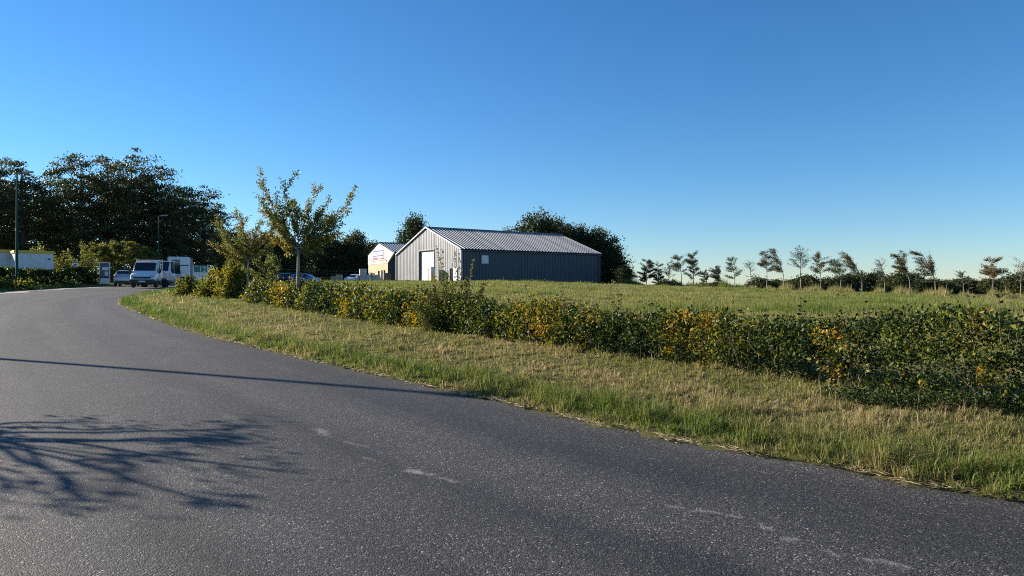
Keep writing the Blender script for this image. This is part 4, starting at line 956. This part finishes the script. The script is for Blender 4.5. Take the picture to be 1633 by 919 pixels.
def shrub(name, px, D, tops, bottom_w, seed, label, leaf, n, tint, leafm='hedge', group=None, fill=1.0, thin=0):
    """many-stemmed shrub; tops are the pixel positions its shoots reach"""
    r = np.random.default_rng(seed); p = at(px, D); s_ = D / F; t = empty(name, p); tag(t, label, 'shrub', group)
    lines, Ps, As, ti = [], [], [], []
    for si, (x, y) in enumerate(tops):
        for k in range(5 if si >= thin else 1):
            zt = CAMZ + (459.5 - y) * s_ - p.z; f_ = 1.0 if k == 0 else r.uniform(0.4, 0.92)
            a = np.array([r.uniform(-.3, .3) * bottom_w + (x - px) * s_ * 0.45, r.uniform(-.35, .35) * bottom_w, -0.05]); e = np.array([(x - px) * s_ + (0 if k == 0 else r.normal() * 0.14 * bottom_w), a[1] + r.normal() * 0.12 * bottom_w, zt * f_])
            c = curve(a, e, 0, 0.03, 6, r); lines.append((c, np.linspace(0.012, 0.003, 6)))
            m = int(n * np.linalg.norm(e - a) * (0.2 if si < thin else 1)); tt = r.uniform(0.03, 1, m) ** (1.0 if k else 0.85)
            spread = (0.13 * (1.05 - tt) + 0.02) * bottom_w * fill * (0.4 if si < thin else 1)
            q = a + (e - a) * tt[:, None] + r.normal(size=(m, 3)) * spread[:, None]; q[:, 2] = np.maximum(q[:, 2], 0.03)
            Ps.append(q); As.append(norm(r.normal(size=(m, 3)) * 0.8 + np.array([0, 0, 0.3]))); ti.append(tint + 0.1 * r.normal() + 0.13 * r.normal(size=m))
    link('stems', tubes_mesh('stems', lines, 4), M['twig'], t)['kind'] = 'stuff'; P = np.concatenate(Ps)
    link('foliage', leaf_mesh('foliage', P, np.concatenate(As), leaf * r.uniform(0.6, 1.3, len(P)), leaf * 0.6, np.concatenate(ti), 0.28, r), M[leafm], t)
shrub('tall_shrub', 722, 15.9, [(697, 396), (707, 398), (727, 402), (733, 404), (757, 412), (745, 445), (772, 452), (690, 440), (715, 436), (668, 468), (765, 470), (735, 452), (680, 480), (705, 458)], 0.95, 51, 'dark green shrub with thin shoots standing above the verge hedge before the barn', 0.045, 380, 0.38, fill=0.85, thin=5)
cb = [(306, 37.5, [(292, 446), (303, 440), (315, 443), (322, 447), (298, 450)], 'yellow-green bush at the road end of the hedge, under the plot sign'), (338, 36, [(328, 441), (340, 434), (350, 432), (345, 442), (333, 445)], 'yellowing bush between the plot sign and the smaller verge tree'),
      (372, 34.5, [(358, 420), (370, 414), (380, 420), (390, 425), (365, 432), (385, 436)], 'tall golden bush against the smaller verge tree'), (410, 37, [(398, 436), (412, 430), (424, 436), (432, 442)], 'low olive bush behind the two verge trees')]
for i, (px, D, tp, lb) in enumerate(cb):
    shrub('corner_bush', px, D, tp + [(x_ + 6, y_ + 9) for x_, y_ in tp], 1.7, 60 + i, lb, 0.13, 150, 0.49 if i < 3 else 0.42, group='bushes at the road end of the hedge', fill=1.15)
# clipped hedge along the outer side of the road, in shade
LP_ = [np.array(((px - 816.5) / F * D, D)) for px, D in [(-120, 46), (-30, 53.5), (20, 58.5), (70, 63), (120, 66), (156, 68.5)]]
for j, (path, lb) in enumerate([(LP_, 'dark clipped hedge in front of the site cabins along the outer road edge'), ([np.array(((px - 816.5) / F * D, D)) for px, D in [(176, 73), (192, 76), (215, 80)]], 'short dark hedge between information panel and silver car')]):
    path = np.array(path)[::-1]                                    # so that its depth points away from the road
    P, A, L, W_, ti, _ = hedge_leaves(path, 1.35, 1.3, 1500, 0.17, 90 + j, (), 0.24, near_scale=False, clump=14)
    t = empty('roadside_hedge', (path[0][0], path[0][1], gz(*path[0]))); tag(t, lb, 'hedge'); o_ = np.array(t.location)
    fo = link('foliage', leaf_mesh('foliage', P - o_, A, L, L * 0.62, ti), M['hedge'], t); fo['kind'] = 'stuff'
    stems = []
    for k in range(60):
        q = path[0] + (path[-1] - path[0]) * rng.random() if len(path) < 4 else path[rng.integers(0, len(path))]
        a = np.array([q[0], q[1], gz(*q)]) ; stems.append((curve(a - o_ - [0, 0, .1], a - o_ + rng.normal(size=3) * 0.2 + [0, 0, 1.1], 0, 0.04, 4), np.linspace(0.02, 0.006, 4)))
    link('stems', tubes_mesh('stems', stems, 4), M['twig'], t)['kind'] = 'stuff'
for i, (px, D, tp, lb) in enumerate([(20, 54.5, [(8, 450), (20, 446), (32, 448), (42, 452)], 'weedy clump round the foot of the tall street lamp'), (114, 63, [(112, 446), (116, 450)], 'single bright weed at the foot of the dark hedge'),
        (55, 72, [(40, 394), (52, 388), (64, 396), (75, 402)], 'yellowing bush showing over the site cabin roof'), (135, 76, [(118, 398), (132, 385), (145, 392), (152, 404)], 'straggly bush behind the small white notice'), (100, 74, [(88, 410), (100, 402), (112, 412)], 'dull green bush behind the dark parked car'),
        (310, 96, [(292, 425), (305, 418), (320, 424), (335, 430)], 'dark bush in the shade behind the plot sign')]):
    shrub('bush', px, D, tp, 1.5 + D / 60, 80 + i, lb, 0.2, 60, 0.4, 'cherry' if i in (2, 3, 4) else 'hedge', fill=1.1)

# ------------------------------------------------------------------ grass
def blades(name, x, y, h, w, tint, label, cat, lean=0.45, bent=True, mat='grass', r=rng, parent=None):
    N = len(x); z = ground_h(x, y) - 0.008; P = np.stack([x, y, z], 1)
    a = r.uniform(0, 2 * np.pi, N); sd_ = np.stack([np.cos(a), np.sin(a), np.zeros(N)], 1)
    la = r.uniform(0, 2 * np.pi, N); lv = np.abs(r.normal(size=N)) * lean; ln = np.stack([np.cos(la) * lv, np.sin(la) * lv, np.zeros(N)], 1)
    hz = (h / np.sqrt(1 + lv * lv))[:, None]; w = w[:, None] if np.ndim(w) else w
    up = np.array([0, 0, 1.0]); b0 = P - sd_ * w / 2; b1 = P + sd_ * w / 2; tip = P + (up + ln) * hz
    if bent:
        m = P + (up + ln * 0.45) * hz * 0.6
        V = np.stack([b0, b1, m - sd_ * w * 0.4, m + sd_ * w * 0.4, tip], 1).reshape(-1, 3); k = np.arange(N)[:, None] * 5
        T = np.concatenate([k + [0, 1, 3], k + [0, 3, 2], k + [2, 3, 4]], 1).reshape(-1, 3); rep = 3
    else:
        V = np.stack([b0, b1, tip], 1).reshape(-1, 3); T = (np.arange(N)[:, None] * 3 + [0, 1, 2]); rep = 1
    o = link(name, tri_mesh(name, V, T, np.repeat(np.clip(tint, 0, 1), rep)), M[mat]); tag(o, label, cat, kind='stuff'); return o

def hedge_d(x, y): return line_dist(x, y, HP)
def in_view(x, y, m=0.86): return (y > 1.5) & (np.abs(x) < m * y + 3)
# verge between road and hedge: tufts of blades that splay from a common root
N0 = 720000
x = rng.uniform(-32, 11, N0); y = rng.uniform(0.5, 62, N0); dist = np.hypot(x, y)
keep = in_view(x, y) & (rng.random(N0) < np.clip((7.0 / dist) ** 1.5, 0.03, 1))
x, y, dist = x[keep], y[keep], dist[keep]
dr = line_dist(x, y, REs); hd_ = hedge_d(x, y)
keep = (dr > 0.03) & ((hd_ < 0.4) | (y > 31)) & (dr < 16)
x, y, dist, dr = x[keep], y[keep], dist[keep], dr[keep]; nt = len(x)
nz = vnoise(x, y, 1.1, 31); nz2 = vnoise(x, y, 3.6, 32); nz3 = vnoise(x, y, 0.45, 33)
lush = np.exp(-((dr - 0.5 - 0.15 * nz) / (0.5 + 0.12 * nz2)) ** 2); far = np.clip((y - 15) / 14, 0, 1)
th = (0.055 + 0.15 * lush * np.clip(0.65 + 0.5 * nz3, 0.1, 2) + 0.035 * np.clip(nz + nz3, 0, 2) + 0.03 * far) * np.exp(0.35 * rng.normal(size=nt))
th = np.clip(np.where(dr < 0.12, th * 0.6, th), 0.02, 0.34)
tt = 0.63 - 0.33 * lush + 0.10 * nz + 0.10 * nz2 - 0.20 * far + 0.12 * rng.normal(size=nt)
per = np.where(dist < 17, 15, 10); print('verge tufts', nt, per.sum())
def tufts(name, sel, label, bent, wmin, wk):
    ti_ = np.repeat(np.nonzero(sel)[0], per[sel]); N = len(ti_)
    a = rng.uniform(0, 2 * np.pi, N); rr = np.sqrt(rng.random(N)) * (0.028 + 0.0016 * dist[ti_]); ca, sa = np.cos(a), np.sin(a)
    X = x[ti_] + ca * rr; Y = y[ti_] + sa * rr; Z = ground_h(X, Y) - 0.006; P = np.stack([X, Y, Z], 1)
    h = th[ti_] * rng.uniform(0.45, 1.2, N); lv = 0.25 + np.abs(rng.normal(size=N)) * 0.75; aj = a + rng.normal(size=N) * 0.7
    ln = np.stack([np.cos(aj) * lv, np.sin(aj) * lv, np.zeros(N)], 1); hz = (h / np.sqrt(1 + 0.6 * lv * lv))[:, None]
    af = aj + np.pi / 2 + rng.normal(size=N) * 0.6; sd_ = np.stack([np.cos(af), np.sin(af), np.zeros(N)], 1)
    w = (np.maximum(wmin, wk * dist[ti_]) * rng.uniform(0.6, 1.3, N))[:, None]; up = np.array([0, 0, 1.0]); tip = P + (up * 0.82 + ln) * hz
    tn = tt[ti_] + 0.10 * rng.normal(size=N) + np.where(rng.random(N) < 0.07, 0.22, 0)
    b0 = P - sd_ * w / 2; b1 = P + sd_ * w / 2
    if bent:
        m = P + (up + ln * 0.4) * hz * 0.62
        V = np.stack([b0, b1, m - sd_ * w * 0.42, m + sd_ * w * 0.42, tip], 1).reshape(-1, 3); k = np.arange(N)[:, None] * 5
        T = np.concatenate([k + [0, 1, 3], k + [0, 3, 2], k + [2, 3, 4]], 1).reshape(-1, 3); rep_ = 3
    else:
        V = np.stack([b0, b1, tip], 1).reshape(-1, 3); T = np.arange(N)[:, None] * 3 + [0, 1, 2]; rep_ = 1
    tag(link(name, tri_mesh(name, V, T, np.repeat(np.clip(tn, 0, 1), rep_)), M['grass']), label, 'grass', kind='stuff')
tufts('verge_grass', dist < 17, 'tufted green and straw-coloured grass on the verge below the hedge', True, 0.0055, 0.0007)
tufts('far_verge_grass', dist >= 17, 'green grass on the verge inside the road bend by the bushes', False, 0.01, 0.0009)
# tall stalks and dry bents standing in the verge
n = 1300; t_ = rng.integers(120, NR - 330, n); d_ = rng.uniform(0.5, 3.2, n); x = REs[t_, 0] + nv[t_, 0] * d_; y = REs[t_, 1] + nv[t_, 1] * d_
k = hedge_d(x, y) < 0.3; x, y = x[k], y[k]; ds = np.hypot(x, y)
blades('dry_stalks', x, y, rng.uniform(0.12, 0.32, len(x)), np.maximum(0.0035, 0.0005 * ds), rng.uniform(0.6, 1.0, len(x)), 'thin dry grass stalks standing above the verge turf', 'grass', 0.5)
# clover patch under the hedge
n = 2600; a_ = rng.uniform(0, 6.28, n); q = np.sqrt(rng.random(n)); x = 4.15 + 0.75 * q * np.cos(a_); y = 7.35 + 0.35 * q * np.sin(a_) - 0.35 * (q * np.cos(a_))
P = np.stack([x, y, ground_h(x, y) + rng.uniform(0.03, 0.14, n)], 1); A = norm(rng.normal(size=(n, 3)) + [0, 0, 0.3])
o = link('clover', leaf_mesh('clover', P, A, 0.03 * rng.uniform(0.7, 1.3, n), 0.024, 0.2 + 0.12 * rng.normal(size=n)), M['hedge']); tag(o, 'patch of fresh green clover under the tall end of the hedge', 'plants', kind='stuff')
# straw and dead bits along the road edge
n = 9500; t_ = rng.integers(60, NR - 300, n); d_ = 0.03 + rng.normal(size=n) * 0.028; c_n = vnoise(t_ * 0.05, t_ * 0.0, 1.1, 8)
k = rng.random(n) < 0.55 + 0.5 * c_n; t_, d_ = t_[k], d_[k]; n = len(t_)
x = RJ[t_, 0] + nv[t_, 0] * d_ + rng.normal(size=n) * 0.02; y = RJ[t_, 1] + nv[t_, 1] * d_ + rng.normal(size=n) * 0.02
P = np.stack([x, y, base_h(x, y) + 0.012 + np.abs(rng.normal(size=n)) * 0.012], 1); tg = norm(np.stack([-nv[t_, 1], nv[t_, 0]], 1))
A = norm(np.concatenate([tg + rng.normal(size=(n, 2)) * 0.5, rng.normal(size=(n, 1)) * 0.12], 1)); ds = np.hypot(x, y)
o = link('straw_litter', leaf_mesh('straw_litter', P, A, rng.uniform(0.04, 0.13, n), np.maximum(0.006, 0.0009 * ds), rng.random(n), 0.1), M['straw']); tag(o, 'pale dead straw and leaf litter lining the asphalt edge', 'litter', kind='stuff')
# open field behind the hedge
N0 = 900000
d0 = np.exp(rng.uniform(np.log(7), np.log(130), N0)); u_ = rng.uniform(-0.55, 0.86, N0); x = u_ * d0; y = d0
hd_ = hedge_d(x, y); dr = line_dist(x, y, REs)
keep = ((hd_ > 0.7) | (y > 31)) & (dr > 6) & (rng.random(N0) < np.clip(0.25 + d0 / 60, 0, 0.75))
x, y, d0 = x[keep], y[keep], d0[keep]
bx_ = (x - BARN.location.x) * math.cos(TH) + (y - BARN.location.y) * math.sin(TH); by_ = -(x - BARN.location.x) * math.sin(TH) + (y - BARN.location.y) * math.cos(TH)
keep = ~((bx_ > -0.1) & (bx_ < 24.7) & (by_ > -0.1) & (by_ < 20)); x, y, d0 = x[keep], y[keep], d0[keep]
nz = vnoise(x, y, 2.2, 41); nz2 = vnoise(x * 0.5, y, 7.0, 42)
tall = np.clip(nz2 - 0.25, 0, 1)
h = (0.10 + 0.03 * nz + 0.22 * tall) * np.exp(0.3 * rng.normal(size=len(x))); h = np.maximum(h, 0.03)
tint = 0.54 + 0.09 * nz - 0.30 * tall + 0.07 * vnoise(x, y, 15, 43) + 0.1 * rng.normal(size=len(x)) + np.where(rng.random(len(x)) < 0.05, 0.25, 0)
print('field blades', len(x))
blades('field_grass', x, y, h, np.maximum(0.006, 0.00075 * d0) * rng.uniform(0.7, 1.4, len(x)), tint, 'short green meadow grass covering the open field', 'grass', 0.5, bent=False)
# rough dry growth at the foot of the young trees
n = 26000; px = rng.uniform(985, 1700, n); D = 107 - (px - 1031) / 600 * 28 + rng.normal(size=n) * 1.1; x = (px - 816.5) / F * D; y = D
nz = vnoise(px / 30, px * 0, 1.0, 51); k = rng.random(n) < 0.5 + 0.5 * nz; x, y, nz, px = x[k], y[k], nz[k], px[k]
blades('rough_growth', x, y, (0.5 + 0.35 * nz) * np.exp(0.35 * rng.normal(size=len(x))), 0.07, np.clip(np.where(px > 1190, 0.66, 0.3) + 0.2 * rng.normal(size=len(x)), 0, 1), 'rough dry growth at the foot of the young tree row', 'weeds', 0.4, bent=False)
# turf on the outer verge of the road
n = 60000; t_ = rng.integers(300, NR - 60, n); d_ = rng.uniform(0, 3.0, n); x = LJ[t_, 0] - nl[t_, 0] * d_; y = LJ[t_, 1] - nl[t_, 1] * d_
blades('outer_verge_grass', x, y, rng.uniform(0.05, 0.22, n), np.maximum(0.006, 0.0007 * np.hypot(x, y)), 0.3 + 0.14 * rng.normal(size=n), 'shaded grass strip along the outer edge of the road', 'grass', 0.5, bent=False)
